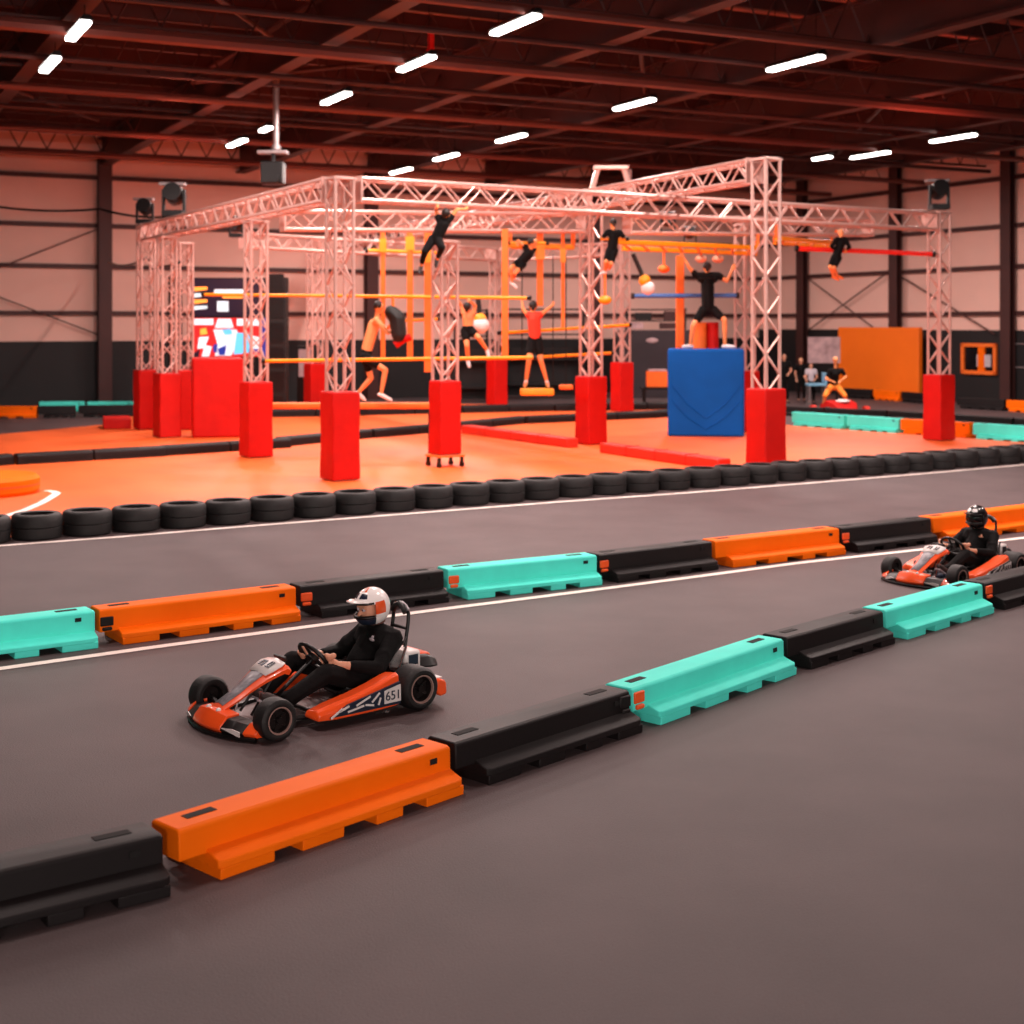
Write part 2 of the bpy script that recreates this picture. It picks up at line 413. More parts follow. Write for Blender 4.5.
b = MB(); b.loft([[p+V((0,0,.001)) for p in matpts], [p+V((0,0,.02)) for p in matpts]]); struct(b.obj('floor_orange_mat', [M_ORMAT], smooth=0))
# board joints of the mat on the far side of the red beam
for (x0, y0, x1, y1) in ((600, 437, 735, 441), (640, 429, 860, 436), (605, 443, 700, 447), (780, 447, 900, 449), (775, 437, 905, 443)):
    strip('trim_mat_seam', [G(x0, y0)+V((0,0,.018)), G(x1, y1)+V((0,0,.018))], .03, .004, M_STRAP)
strip('trim_curved_line', [G(-30, 527), G(0, 519), G(25, 511.5), G(42, 504), G(52, 498), G(57, 494.5), G(52, 492.5), G(46, 492)], .13, .022, M_WHITE)

# ================================================================== BARRIERS
def barrier(p0, p1, m, label, group, conn=None, conn_at=0, h=.25, bw=.46):
    """interlocking plastic track barrier; p0,p1 are the joints on its front foot line, front is on the right of p0->p1"""
    p0, p1 = V(p0), V(p1); d = p1-p0; L = d.length; d.normalize()
    nrm = V((d.y, -d.x, 0)); c = (p0+p1)/2-nrm*bw/2
    root = thing('track_barrier', V((c.x, c.y, 0)), label, 'barrier', group, math.atan2(d.y, d.x))
    hl = L/2-.018; k = bw/.46; tw = .115*k
    b = MB()                        # upper wall
    def sec(x, w, z0, z1, tp): return [V((x, -w*tp, z0)), V((x, w*tp, z0)), V((x, w, z1-.012)), V((x, w-.02, z1)), V((x, -w+.02, z1)), V((x, -w, z1-.012))]
    b.loft([sec(-hl, tw, .10, h, 1.04), sec(-hl+.18, tw, .10, h, 1.05), sec(hl-.02, tw, .10, h, 1.05), sec(hl, tw*.97, .10, h-.005, 1.02)])
    b.obj('wall_block', [m], root, 30, .008)
    b = MB()                        # stepped foot: sloping ledge, feet with fork notches between
    x0, x1 = -hl+.15, hl-.005
    w = bw/2
    def led(x, q=1.0): return [V((x, -w*q, .05)), V((x, w*q, .05)), V((x, w*q, .088)), V((x, .125*k*q, .122)), V((x, -.125*k*q, .122)), V((x, -w*q, .088))]
    b.loft([led(x0, .93), led(x0+.03), led(x1-.04), led(x1, .9)])
    Lb = x1-x0
    for (f0, f1) in ((0, .20), (.30, .47), (.60, .72), (.82, 1.0)):
        a0, a1 = x0+Lb*f0, x0+Lb*f1
        b.loft([[V((a, -w*.985, 0)), V((a, w*.985, 0)), V((a, w*.995, .055)), V((a, -w*.995, .055))] for a in (a0+.005, a1-.005)])
    b.obj('foot', [m], root, 30, .006)
    b = MB()                        # thin dark boxes painting the shade of top slots and face pin holes
    for sx in (-1, 1):
        b = MB(); b.box((sx*(hl-.20), .01, h), (.17, .055, .006)); b.obj('slot_shade', [M_DARK], root, 0)
    b = MB(); b.box((hl-.14, -tw*1.02, h-.06), (.05, .012, .03)); b.obj('pin_hole_shade', [M_DARK], root, 0)
    if conn is not None:            # the coloured tongue of the interlock
        b = MB(); x = -hl+.06 if conn_at == 0 else hl-.06
        b.box((x, 0, .185), (.11, tw*2+.03, .075)); b.box((x, 0, .125), (.08, tw*2+.05, .03))
        b.obj('tongue', [conn], root, 30, .01)
    return root
near = [(-2.83, 5.42), (-1.476, 6.42), (-.255+.01, 7.761+.01)]
def gj(px, py, back=0.0, ref=None):
    p = G(px, py)
    if back:
        q = G(*ref); p = p+(q-p).normalized()*back
    return (p.x, p.y)
near += [gj(662, 726, .17, (466, 794)), gj(799, 674), gj(908, 640, .17, (799, 674)), gj(996, 613), gj(1085, 588)]
nl = [(M_BLACKP, 'black plastic track barrier cut off by the bottom left edge of the photo', None, 0),
      (M_ORANGE, 'large orange plastic track barrier closest to the camera', None, 0),
      (M_BLACKP, 'long black plastic barrier between the closest orange barrier and the large teal one', M_BLACKP, 1),
      (M_TEAL, 'large pale teal barrier in the near row with an orange tongue at its left end', M_CONN, 0),
      (M_BLACKP, 'black plastic barrier between the two teal barriers of the near row', None, 0),
      (M_TEAL, 'teal barrier of the near row just in front of the second kart', None, 0),
      (M_BLACKP, 'black barrier of the near row at the right edge, in front of the second kart', M_CONN, 0)]
for i, (m, lab, cn, ca) in enumerate(nl):
    barrier((near[i][0], near[i][1], 0), (near[i+1][0]-(.05 if i == 0 else 0), near[i+1][1]-(.037 if i == 0 else 0), 0), m, lab, 'near row of track barriers', cn, ca)
farp = [G(-150, 681), G(102, 648), G(304, 621), G(452, 602), G(605, 585), G(721, 569.5), G(848, 554.5), G(940, 543), G(1060, 527)]
fl = [(M_TEAL, 'teal barrier of the far row at the left edge of the photo', None, 0),
      (M_ORANGE, 'orange barrier of the far row, beside the leftmost teal one', M_DARK, 0),
      (M_BLACKP, 'black barrier of the far row right behind the white helmet of the kart driver', M_CONN, 0),
      (M_TEAL, 'teal barrier mid far row with an orange tongue at its left end', M_CONN, 0),
      (M_BLACKP, 'black barrier of the far row between the middle teal barrier and an orange one', M_CONN, 0),
      (M_ORANGE, 'orange barrier of the far row between two black barriers', None, 0),
      (M_BLACKP, 'black barrier of the far row behind the nose of the second kart', M_CONN, 0),
      (M_ORANGE, 'orange barrier of the far row behind the driver with the black helmet', None, 0)]
for i, (m, lab, cn, ca) in enumerate(fl):
    barrier(farp[i], farp[i+1], m, lab, 'far row of track barriers', cn, ca, h=.285)
# barriers beyond the rig on the right
rb = [(788, 426.0, 841, 430.0, M_TEAL, 'small teal barrier behind the orange mat, just right of the front truss column'),
      (843, 430.2, 896, 434.0, M_TEAL, 'small teal barrier behind the orange mat, second from the front truss column'),
      (897, 434.2, 967, 439.0, M_ORANGE, 'small orange barrier partly behind the red pad of the rightmost truss column'),
      (969, 439.2, 1036, 444.0, M_TEAL, 'small teal barrier at the right edge of the photo behind the orange mat')]
for (x0, y0, x1, y1, m, lab) in rb:
    barrier(G(x0, y0), G(x1, y1), m, lab, 'barriers edging the back of the mat', h=.36, bw=.5)
for i, (x0, y0, x1, y1) in enumerate(((762, 415, 822, 417.5), (823, 417.6, 884, 420.5), (885, 420.6, 946, 424.5), (947, 424.6, 1010, 429), (1011, 429.1, 1075, 434))):
    barrier(G(x0, y0), G(x1, y1), M_BLACKP, 'low black barrier in the row beyond the teal barriers on the right', 'low black barriers on the right', h=.27, bw=.4)
wl = [(835, 397.3, 870, 399.4, M_BLACKP, 'black barrier under the left end of the big orange wall panel'),
      (871, 399.5, 898, 401.5, M_ORANGE, 'orange barrier under the middle of the big orange wall panel'),
      (899, 401.6, 926, 404, M_BLACKP, 'black barrier under the right end of the big orange wall panel'),
      (955, 408.2, 1003, 411, M_BLACKP, 'black barrier by the right wall under the orange window'),
      (1004, 411.1, 1050, 414.5, M_ORANGE, 'orange barrier by the right wall at the right edge of the photo')]
for (x0, y0, x1, y1, m, lab) in wl:
    barrier(G(x0, y0), G(x1, y1), m, lab, 'barriers along the right wall', h=.34, bw=.3)
bl = [(-40, 418.6, 36, 418.2, M_ORANGE, 'orange barrier at the left edge of the photo before the dark wall', .33),
      (37, 418.2, 76, 417.6, M_BLACKP, 'black barrier by the left wall, touching the orange one', .33),
      (77, 417.6, 134, 417.0, M_BLACKP, 'black barrier by the left wall, running behind the red padded columns', .33)]
for (x0, y0, x1, y1, m, lab, h) in bl:
    barrier(G(x0, y0), G(x1, y1), m, lab, 'barriers along the left wall', h=h, bw=.4)
for (x0, x1, lab) in ((38, 84, 'thin teal barrier behind the black barriers, farther from the red columns'), (86, 134, 'thin teal barrier behind the black barriers, next to the red columns')):
    barrier(G(x0, 412), G(x1, 411.6), M_TEAL, lab, 'teal barriers against the left wall', h=.30, bw=.36)

# ================================================================== TYRES AND KERBS
def walk(pts, step):
    out = []; acc = 0.0; need = 0.0
    for a, c in zip(pts, pts[1:]):
        L = (c-a).length; d = (c-a)/L; pos = 0.0
        while need <= acc+L:
            out.append((a+d*(need-acc), d)); need += step
        acc += L
    return out
tline = [G(-70, 546), G(0, 540.5), G(120, 531), G(240, 521.5), G(400, 509), G(560, 496.5), G(680, 488), G(800, 479), G(910, 470.5), G(1024, 461), G(1150, 451)]
tp = walk(tline, .612)
t0 = None
for i, (p, d) in enumerate(tp):
    if t0 is None:
        t0 = thing('tyre', p, 'black rubber tyre lying flat in the row along the near edge of the orange mat', 'tyre', 'row of tyres along the mat')
        prof = [(0.0, .20), (0.0, .27), (.02, .295), (.10, .303), (.138, .303), (.146, .290), (.154, .303), (.20, .303), (.275, .295), (.30, .27), (.305, .235), (.295, .195), (.22, .215), (.08, .215)]
        b = MB(); b.lathe(prof, (0, 0, .0), (0, 0, 1), 28); b.obj('tread', [M_RUB], t0, 40)
        b = MB(); b.lathe([(.03, .0), (.03, .214), (.06, .214), (.06, .0)], (0, 0, 0), (0, 0, 1), 20, closed=False); b.obj('inner_bead', [M_DARK], t0, 40)
    else:
        dup(t0, p, random.random()*6)
def kerb_row(pts, seg, label, group, h, name='kerb_block'):
    first = None
    for p, d in walk(pts, seg):
        c = p+d*seg/2+V((-d.y, d.x, 0))*.15; rz = math.atan2(d.y, d.x)
        if first is None:
            first = thing(name, c, label, 'kerb', group, rz)
            b = MB(); w = seg/2-.012
            b.loft([[V((x, -.15, 0)), V((x, .15, 0)), V((x, .14, h*.8)), V((x, .09, h)), V((x, -.09, h)), V((x, -.14, h*.8))] for x in (-w, w)])
            b.obj('body', [M_BLACKP], first, 30, .02)
            b = MB(); b.box((0, -.147, h*.45), (seg*.8, .01, .03)); b.obj('groove', [M_DARK], first, 0)
        else: dup(first, c, rz)
kerb_row([G(-60, 472), G(0, 467), G(120, 460), G(240, 452), G(360, 440), G(430, 434), G(520, 425), G(640, 419.5), G(666, 418)], 1.45,
         'black kerb block in the long low row crossing the orange mat', 'black kerb blocks across the mat', .22)
kerb_row([G(264, 418), G(320, 417), G(430, 414.5), G(520, 412.5), G(640, 410.5), G(700, 409.5)], 1.45,
         'black kerb block in the row at the back edge of the orange mat', 'black kerb blocks at the back of the mat', .24)

# ================================================================== THE TRUSS RIG
def lattice(p0, p1, size, root, up=None, lr=.013, cr=.027, world=True, bay=None):
    p0, p1 = V(p0), V(p1); ax = (p1-p0); L = ax.length; ax.normalize()
    if up is None: up = V((0, 0, 1))
    u = ax.cross(up).normalized(); w = u.cross(ax).normalized(); h = size/2
    cs = [(-h, -h), (h, -h), (h, h), (-h, h)]
    for (i, j) in cs:
        b = MB(); b.cyl(p0+u*i+w*j, p1+u*i+w*j, cr, n=8); b.obj('chord', [M_TRUSS], root, 40, world=world)
    nb = max(2, int(round(L/(bay or size*1.05)))); st = L/nb; b = MB()
    for q in range(4):
        c0, c1 = cs[q], cs[(q+1) % 4]
        for k in range(nb):
            a0 = p0+ax*(k*st); a1 = p0+ax*((k+1)*st)
            i, j = (c0, c1) if (k+q) % 2 == 0 else (c1, c0)
            b.cyl(a0+u*i[0]+w*i[1], a1+u*j[0]+w*j[1], lr, n=5, cap=False)
        for a in (p0, p1):
            b.cyl(a+u*c0[0]+w*c0[1], a+u*c1[0]+w*c1[1], lr, n=5)
    b.obj('lacing', [M_TRUSS], root, 40, world=world)
TS, TC = .36, .33
RIGA = math.atan2(8.07, 12.44)
def column(px, py, top, label, pad=True, rz=RIGA, pad_z0=0.0, padh=1.48, d=None, casters=False, ps=.5, padgap=0.0):
    p = G(px, py) if d is None else V(((px-512)/FPX*d, d, 0))
    root = thing('truss_column', p, label, 'truss', 'columns of the truss rig')
    u = V((math.cos(rz), math.sin(rz), 0))
    z0 = .03 if not casters else .24
    lattice(p+V((0,0,z0)), p+V((0,0,top)), TC, root, up=u, cr=.031, lr=.018)
    b = MB(); b.box(p+V((0,0,top-.02)), (TC+.08, TC+.08, .03), rz=rz); b.obj('end_plate', [M_TRUSS], root, 0, world=True)
    b = MB(); b.box(p+V((0,0,z0-.015)), (TC+.06, TC+.06, .03), rz=rz); b.obj('base_plate', [M_TRUSS], root, 0, world=True)
    if pad:
        b = MB(); h = ps/2; rings = []; N = 7
        for k in range(N):
            z = z0+.005+(padh-.02)*k/(N-1); q = 1.0+(.02 if k in (1, 5) else 0)-(.015 if k == 3 else 0)+(.03 if k == 0 else 0)
            tw = rz+(.02*math.sin(k*2.1))
            rings.append([p+Matrix.Rotation(tw, 3, 'Z') @ V((sx*h*q, sy*h*q, 0))+V((0,0,z)) for sx, sy in ((-1,-1),(1,-1),(1,1),(-1,1))])
        b.loft(rings); b.obj('pad', [M_RED], root, 20, .03, 3, world=True)
    if casters:
        for sx in (-1, 1):
            for sy in (-1, 1):
                c = p+Matrix.Rotation(rz, 3, 'Z') @ V((sx*.24, sy*.2, 0)); b = MB()
                b.box(c+V((0,0,.14)), (.05, .05, .14), rz=rz); ca = b.obj('caster', [M_BLKM], root, 30, world=True)
                b = MB(); b.cyl(c-p+V((0,0,.06))-u*.02, c-p+V((0,0,.06))+u*.02, .06, n=14); b.obj('wheel', [M_BLKM], ca, 30)
        b = MB(); b.box(p+V((0,0,.215)), (.56, .5, .03), rz=rz); b.obj('base_plate', [M_STRAP], root, 0, world=True)
    return p, root
ZA, ZB, ZT = 5.05, 5.50, 4.96
P1, _ = column(340, 481, ZA, 'tall truss column with red pad at the front left corner of the rig')
P2, _ = column(445, 467, 4.13, 'shorter truss column with a red pad standing on black castors', casters=True, padh=1.36, ps=.44)
P3, _ = column(591, 445, ZB-.42, 'truss column with red pad standing beside the red floor beam, mid rig')
P4, _ = column(766, 474, ZB, 'tallest truss column with a red pad in front of the blue box')
P5, _ = column(939, 441, 5.12, 'truss column with red pad at the far right end of the rig')
P6, _ = column(256, 458, ZA-.42, 'truss column with red pad in front of the tall red padded block')
P7, _ = column(167, 438, ZA-.42, 'right one of the two close-set truss columns at the left end of the rig')
P7b, _ = column(146, 430, ZA, 'leftmost truss column of the rig with a red pad')
P8, _ = column(497, 405.5, ZA, 'truss column with red pad far behind the rolling column')
P9, _ = column(622, 412, ZA, 'truss column with red pad behind the column beside the red floor beam')
P10, _ = column(315, 415, ZA, 'truss column with red pad half hidden behind the front left corner column')
P11, _ = column(745, 432, ZA, 'truss column half hidden behind the blue box and the tallest column')
P12, _ = column(184, 430.5, ZA-.43, 'truss column with red pad between the left pair of columns and the red block')
def beam(p0, p1, z0, z1, label, e0=.24, e1=.24):
    p0, p1 = V((p0.x, p0.y, 0)), V((p1.x, p1.y, 0)); d = (p1-p0).normalized()
    a, c = p0+d*e0+V((0,0,z0-TS/2)), p1-d*e1+V((0,0,z1-TS/2))
    m = (a+c)/2
    root = thing('lattice_truss', m, label, 'truss', 'horizontal trusses of the rig')
    lattice(a, c, TS, root, cr=.034, lr=.018)
    for q in (a, c):
        b = MB(); b.box(q, (.03, TS+.08, TS+.08), rz=math.atan2(d.y, d.x)); b.obj('end_plate', [M_TRUSS], root, 0, world=True)
    return a, c
beam(P1, P5, ZA, 5.09, 'long front horizontal truss from the front left corner column to the right end column', .3, .3)
beam(P1, P7b, ZA, ZA, 'horizontal truss running back along the left side of the rig', .3, .3)
dB = (P3-P4).normalized()
beam(P4, P4+dB*24, ZB, ZB, 'highest horizontal truss, crossing over the front one to the tallest column', .3, 0)
T2a = P6+V((.26, .1, 0)); T2d = V((.927, .375, 0)); 
beam(T2a, P6+T2d*7.1, ZT-.12, ZT, 'middle horizontal truss parallel to the front one, left of the mid column', .25, .1)
beam(P6+T2d*8.0, P6+T2d*14.4, ZT, ZT+.1, 'horizontal truss at the right behind the front one, above the monkey bars', .1, 0)
beam(V((-7.2, 37.6, 0)), P8, ZA, ZA, 'horizontal truss at the back left of the rig ending at the far column', 0, .3)
beam(P8, P9, ZA, ZA, 'horizontal truss across the back of the rig between the two far columns', .3, .3)

def bar(name, p0, p1, r, m, label, cat, group=None, ends=True):
    p0, p1 = V(p0), V(p1)
    root = thing(name, (p0+p1)/2, label, cat, group); d = (p1-p0).normalized()
    b = MB(); b.cyl(p0, p1, r, n=10); b.obj('tube', [m], root, 40, world=True)
    if ends:
        for p, s in ((p0, 1), (p1, -1)):
            b = MB(); b.cyl(p-d*s*.02, p+d*s*.05, r*1.35, n=10); b.obj('collar', [M_BLKM], root, 40, world=True)
    return root
bar('hand_rail', P(203, 294.5, 29.6), P(530, 298, 27.0), .035, M_YEL, 'long upper yellow bar running across the left half of the rig', 'bar')
bar('hand_rail', P(263, 361, 26.6), P(536, 357.5, 26.2), .036, M_YEL, 'long lower yellow bar at knee height of the shirtless runner', 'bar')
bar('hand_rail', P(499, 333, 29.4), P(630, 325, 31.5), .035, M_YEL, 'short yellow bar at the hips of the climber in the red top', 'bar')
bar('hand_rail', P(509, 358.5, 29.0), P(612, 353, 31.5), .035, M_YEL, 'short yellow bar near the feet of the climber in the red top', 'bar')
bar('hand_rail', P(398, 321, 31.0), P(440, 319, 31.0), .035, M_YEL, 'very short yellow bar right of the black hanging bag', 'bar')
bar('hand_rail', P(366, 250.5, 30.7), P(441, 253, 30.9), .04, M_YEL, 'yellow bar behind the three orange straps, left of the rolling column', 'bar')
bar('hand_rail', P(796, 248.5, 31.0), P(934, 254, 31.2), .055, M_REDBAR, 'long red bar high up leading to the right end column', 'bar')
bar('hand_rail', P(632, 296, 33.4), P(738, 295.5, 33.6), .055, M_BLUEBAR, 'blue bar behind the man on the blue box', 'bar')

def strap(px, y0, y1, d, w, label, blobs=True, m=None, cat='strap', name='hanging_strap', group=None):
    a, c = P(px, y0, d), P(px, y1, d)
    root = thing(name, a, label, cat, group)
    a_ = P(px, 229, d); b = MB(); b.box((a_+c)/2, (w, .04, (a_-c).length)); b.obj('webbing', [m or M_STRAP], root, 0, .01, world=True)
    if blobs:
        b = MB(); b.box(a-V((0,0,.12)), (w*1.5, .09, .3)); b.obj('sling', [M_YEL], root, 40, world=True)
    return root
strap(383, 240, 360, 30.5, .10, 'orange strap hanging behind the shirtless runner, above the runner\'s head')
strap(410, 238, 360, 30.8, .13, 'orange strap with a yellow sling, left of the rolling column')
strap(428, 250, 372, 30.2, .16, 'widest orange strap, hanging just left of the rolling column')
strap(540, 247, 306, 29.9, .14, 'orange strap above the climber in the red top', True)
strap(563, 250, 328, 30.2, .08, 'thin orange strap left of the mid truss column', True)
strap(505, 297, 358, 29.0, .14, 'orange yellow strap hanging in front of the far column', False)

# monkey bar frames
def monkey(p0, p1, depth, n_, z, label, post=None):
    p0, p1 = V((p0.x, p0.y, z)), V((p1.x, p1.y, z)); d = (p1-p0).normalized(); q = V((.16, 1, 0)).normalized()*depth
    root = thing('hanging_monkey_bars', (p0+p1)/2, label, 'monkey bars')
    for o in (V((0,0,0)), q):
        b = MB(); c = (p0+p1)/2+o; b.box(c, ((p1-p0).length, .09, .10), rz=math.atan2(d.y, d.x)); b.obj('rail', [M_YEL], root, 0, .015, world=True)
    for k in range(n_):
        c = p0.lerp(p1, (k+.5)/n_); b = MB(); b.cyl(c+V((0,0,-.02)), c+q+V((0,0,-.02)), .035, n=8); b.obj('rung', [M_YEL], root, 40, world=True)
    for o in (p0, p1, p0+q, p1+q):
        b = MB(); b.box(o+V((0,0,.16)), (.05, .05, .3)); b.obj('hanger', [M_STRAP], root, 0, world=True)
    if post:
        b = MB(); b.box(V((post.x, post.y, z/2)), (.19, .19, z-.05)); b.obj('post', [M_STRAP], root, 0, .02, world=True)
    return root
monkey(P(612, 240, 28.9), P(758, 240, 31.2), 2.6, 8, 4.32, 'yellow orange monkey bar frame above the man on the blue box', P(680, 300, 34.2))
monkey(P(776, 240, 31.5), P(836, 240, 33.2), 1.6, 4, 4.55, 'small yellow monkey bar frame right of the tallest column')
monkey(P(508, 246, 29.9), P(572, 240, 30.3), .4, 4, 4.3, 'short yellow bars between the far column and the mid column')

def hold(px, y0, y1, d, label, m=M_STRAP):
    a, c = P(px, y0, d), P(px, y1, d); root = thing('hanging_hold', a, label, 'hold')
    b = MB(); b.box((a+c)/2, (.05, .02, (a-c).length)); b.obj('strap', [M_STRAP], root, 0, world=True)
    b = MB(); b.ell(c, (.14, .10, .09), 12); b.obj('grip', [m], root, 40, world=True); return root
hold(664, 252, 269, 31.5, 'orange hand hold hanging from the monkey bars left of the man on the blue box')
hold(701, 252.5, 259, 32.4, 'orange hand hold above the head of the man on the blue box', M_SKIN)
hold(718, 252.5, 259, 32.4, 'orange hand hold above the right shoulder of the man on the blue box', M_SKIN)
hold(605, 262, 300, 29.2, 'pale hand hold hanging beside the mid truss column', M_YEL)
def hung_ball(px, py, r, d, top, label):
    c = P(px, py, d); t = P(*top, d); root = thing('hanging_ball', c, label, 'ball')
    b = MB(); b.ell(c, r, 18, 0, None, 12); b.obj('ball', [M_SHOE], root, 60, world=True)
    k = c.lerp(t, .22); b = MB(); b.ell(k, .13, 10); b.obj('knot', [M_YEL], root, 60, world=True)
    b = MB(); b.cyl(k, t, .05, n=8); b.obj('rope', [M_BAG], root, 40, world=True); return root
hung_ball(648, 288, .15, 30.0, (633, 254), 'white ball hanging on a black rope from the monkey bars')
hung_ball(481, 325, .17, 29.0, (478, 298), 'white ball hanging beside the bent climber near the far column')
# black bag with a red handle in front of the runner
root = thing('hanging_bag', P(397, 325, 27.6), 'black hanging bag with a red bottom in front of the shirtless runner', 'bag')
blob('bag', [('c', P(391, 312, 27.6), .14, P(397, 318, 27.6), .17), ('c', P(397, 318, 27.6), .17, P(399, 336, 27.6), .15)], .02, M_BAG, root, True)
b = MB(); b.cyl(P(402, 340, 27.6), P(411, 337, 27.6), .07); b.cyl(P(402, 340, 27.6), P(395, 345, 27.6), .08); b.obj('handle', [M_RED], root, 40, world=True)
b = MB(); b.cyl(P(393, 310, 27.6), P(393, 296, 27.6), .03); b.obj('strap', [M_STRAP], root, 40, world=True)

# balance beam and swinging step
a, c = P(261, 405.4, 28.15), P(434, 400, 28.2)
root = thing('balance_beam', V((a.x, a.y, 0)), 'orange balance beam under the feet of the shirtless runner', 'beam')
b = MB(); m_ = (a+c)/2; dd = c-a; b.box(m_-V((0,0,.06)), (dd.length, .3, .12), rz=math.atan2(dd.y, dd.x)); b.obj('deck', [M_STRAP], root, 0, .03, world=True)
for f in (.03, .45, .985):
    q = a.lerp(c, f); b = MB(); b.box(V((q.x, q.y, (q.z-.12)/2)), (.12, .2, q.z-.13)); b.obj('leg', [M_BLKM], root, 0, world=True)
root = thing('hanging_step', P(537, 390, 29.6), 'orange foam step under the feet of the climber in the red top', 'step')
b = MB(); b.box(P(537, 391.8, 29.6), (.72, .36, .15)); b.obj('foam', [M_YEL], root, 0, .04, 3, world=True)
for px in (522, 553):
    b = MB(); b.cyl(P(px, 388, 29.75), P(px, 255, 29.75), .012, n=6); b.obj('cord', [M_BLKM], root, 40, world=True)
root = thing('hanging_step', P(566, 388, 30.2), 'small orange foam step beside the pad of the mid truss column', 'step')
b = MB(); b.box(P(566, 387, 30.2), (.3, .3, .10)); b.obj('foam', [M_STRAP], root, 0, .03, 3, world=True)
b = MB(); b.cyl(P(566, 386, 30.2), P(566, 255, 30.2), .012, n=6); b.obj('cord', [M_BLKM], root, 40, world=True)

# red floor beam, blue box, red block, orange panel
def boxthing(name, part, px0, px1, ytop, ybase, th, m, label, cat, rz=0.0, bev=.03):
    a, c = G(px0, ybase), G(px1, ybase); z = CAMZ-(ytop-HOR)/FPX*a.y
    w = (c-a).length; mid = (a+c)/2+V((-math.sin(rz), math.cos(rz), 0))*th/2
    root = thing(name, V((mid.x, mid.y, .02)), label, cat, None, rz)
    b = MB(); b.box((0, 0, (z-.02)/2), (w, th, z-.02)); b.obj(part, [m], root, 20, bev, 3)
    return root, mid, z, w
a, c = G(466, 434), G(748, 474.0)
def floor_beam(a, c, label):
    root = thing('padded_floor_beam', V((a.x, a.y, .02)), label, 'beam', 'red floor beam sections')
    dd = c-a; m_ = (a+c)/2; b = MB(); b.box(V((m_.x, m_.y, .12)), (dd.length-.03, .3, .2), rz=math.atan2(dd.y, dd.x)); b.obj('padding', [M_REDDK], root, 20, .03, 3, world=True)
    b = MB()
    for f in (.25, .5, .75):
        q = a.lerp(c, f); b.box(V((q.x, q.y, .125)), (.02, .305, .205), rz=math.atan2(dd.y, dd.x))
    b.obj('seam', [M_RED], root, 0, world=True)
floor_beam(a, G(573, 448.5), 'long red padded beam lying on the orange mat, left of the mid truss column')
floor_beam(G(605, 453.2), G(725, 471), 'red padded beam lying on the orange mat between the mid column and the tallest column')
root, mid, zb, wb = boxthing('padded_box', 'body', 668, 744, 349, 437.5, 1.15, M_BLUE, 'large blue padded box with a man on top', 'box', -.125, .05)
b = MB()
for k in range(2):
    z0 = .62+.0*k; pts = [(-wb*.46, -.57, 1.2-k*.35), (-wb*.25, -.572, .75-k*.3), (0, -.573, .42-k*.25), (wb*.25, -.572, .75-k*.3), (wb*.46, -.57, 1.2-k*.35)]
    b.tube(pts, .016, 6)
b.obj('fold', [M_BLUE], root, 60)
BOXY = mid.y
boxthing('padded_block', 'body', 193, 243, 358, 438.5, .9, M_RED, 'tall red padded block beside the glowing screen', 'block', .25, .05)
boxthing('ramp', 'body', 104, 131, 419, 430, 1.3, M_RED, 'low red ramp block left of the left end columns', 'ramp', .3, .03)
a = G(-16, 494); root = thing('round_podium', a+V((0,0,.02)), 'round orange foam podium cut off by the left edge', 'podium')
b = MB(); b.lathe([(0, 0), (0, .78), (.05, .82), (.22, .82), (.27, .76), (.27, 0)], (0, 0, 0), (0, 0, 1), 32, closed=False); b.obj('foam', [M_ORANGE], root, 30)
b = MB(); b.lathe([(.12, .815), (.12, .826), (.15, .826), (.15, .815)], (0, 0, 0), (0, 0, 1), 32); b.obj('seam', [M_CONN], root, 30)

# the big orange panel on the right, on its feet
root = thing('crash_mat', R(A1-.64, 38.6, 0), 'big orange padded mat standing against the right wall', 'mat')
b = MB(); hbox(b, A1-.74, A1-.54, 36.5, 40.7, .2, 2.52); b.obj('padding', [M_PANEL], root, 0, .04, 3, world=True)
for q in (36.9, 40.3):
    b = MB(); hbox(b, A1-.72, A1-.5, q-.1, q+.1, 0, .2); b.obj('foot', [M_BLKM], root, 0, world=True)

# orange framed window in the right wall
def on_right(px, py, off=.1):
    t = (px-512)/FPX; a = A1-off
    l = (.893*a-t*.45*a)/(.45+t*.893); p = R(a, l); return V((p.x, p.y, CAMZ-(py-HOR)/FPX*p.y)), l
(p0, l0), (p1, l1) = on_right(962, 343), on_right(997, 375)
z0, z1 = 2.6-50*.0325, 1.98
z1 = p0.z; z0 = p1.z
b = MB(); w = .08
for (la, lb, za, zc) in ((l0, l1, z1-.12, z1), (l0, l1, z0, z0+.12), (l0, l0-.12, z0, z1), (l1, l1+.12, z0, z1)):
    hbox(b, A1-.16, A1-.06, min(la, lb), max(la, lb), za, zc)
struct(b.obj('window_1', [M_STRAP], smooth=0))
b = MB(); lm = l0*.42+l1*.58; hbox(b, A1-.15, A1-.07, lm-.14, lm+.14, z0, z1); o = b.obj('window_1_mullion', [M_ORANGE], smooth=0); struct(o)
b = MB(); hbox(b, A1-.09, A1-.061, min(l0, l1), max(l0, l1), z0, z1); struct(b.obj('window_1_pane', [mat('dark_glass', (22, 18, 20), .1, 0, .1)], smooth=0))
b = MB(); hbox(b, A1-.14, A1-.09, l1+.25, l1+.85, z0+.25, z0+.65); tag(b.obj('paper_notice', [M_CLGRY], smooth=0), 'small pale notice hanging in the orange framed window', 'notice')
# glossy rail lines on the dark part of the right wall
for z in (2.0, 1.25):
    b = MB(); hbox(b, A1-.1, A1-.06, 25, l1-.5, z-.02, z+.02); trim(b, M_GREYM)

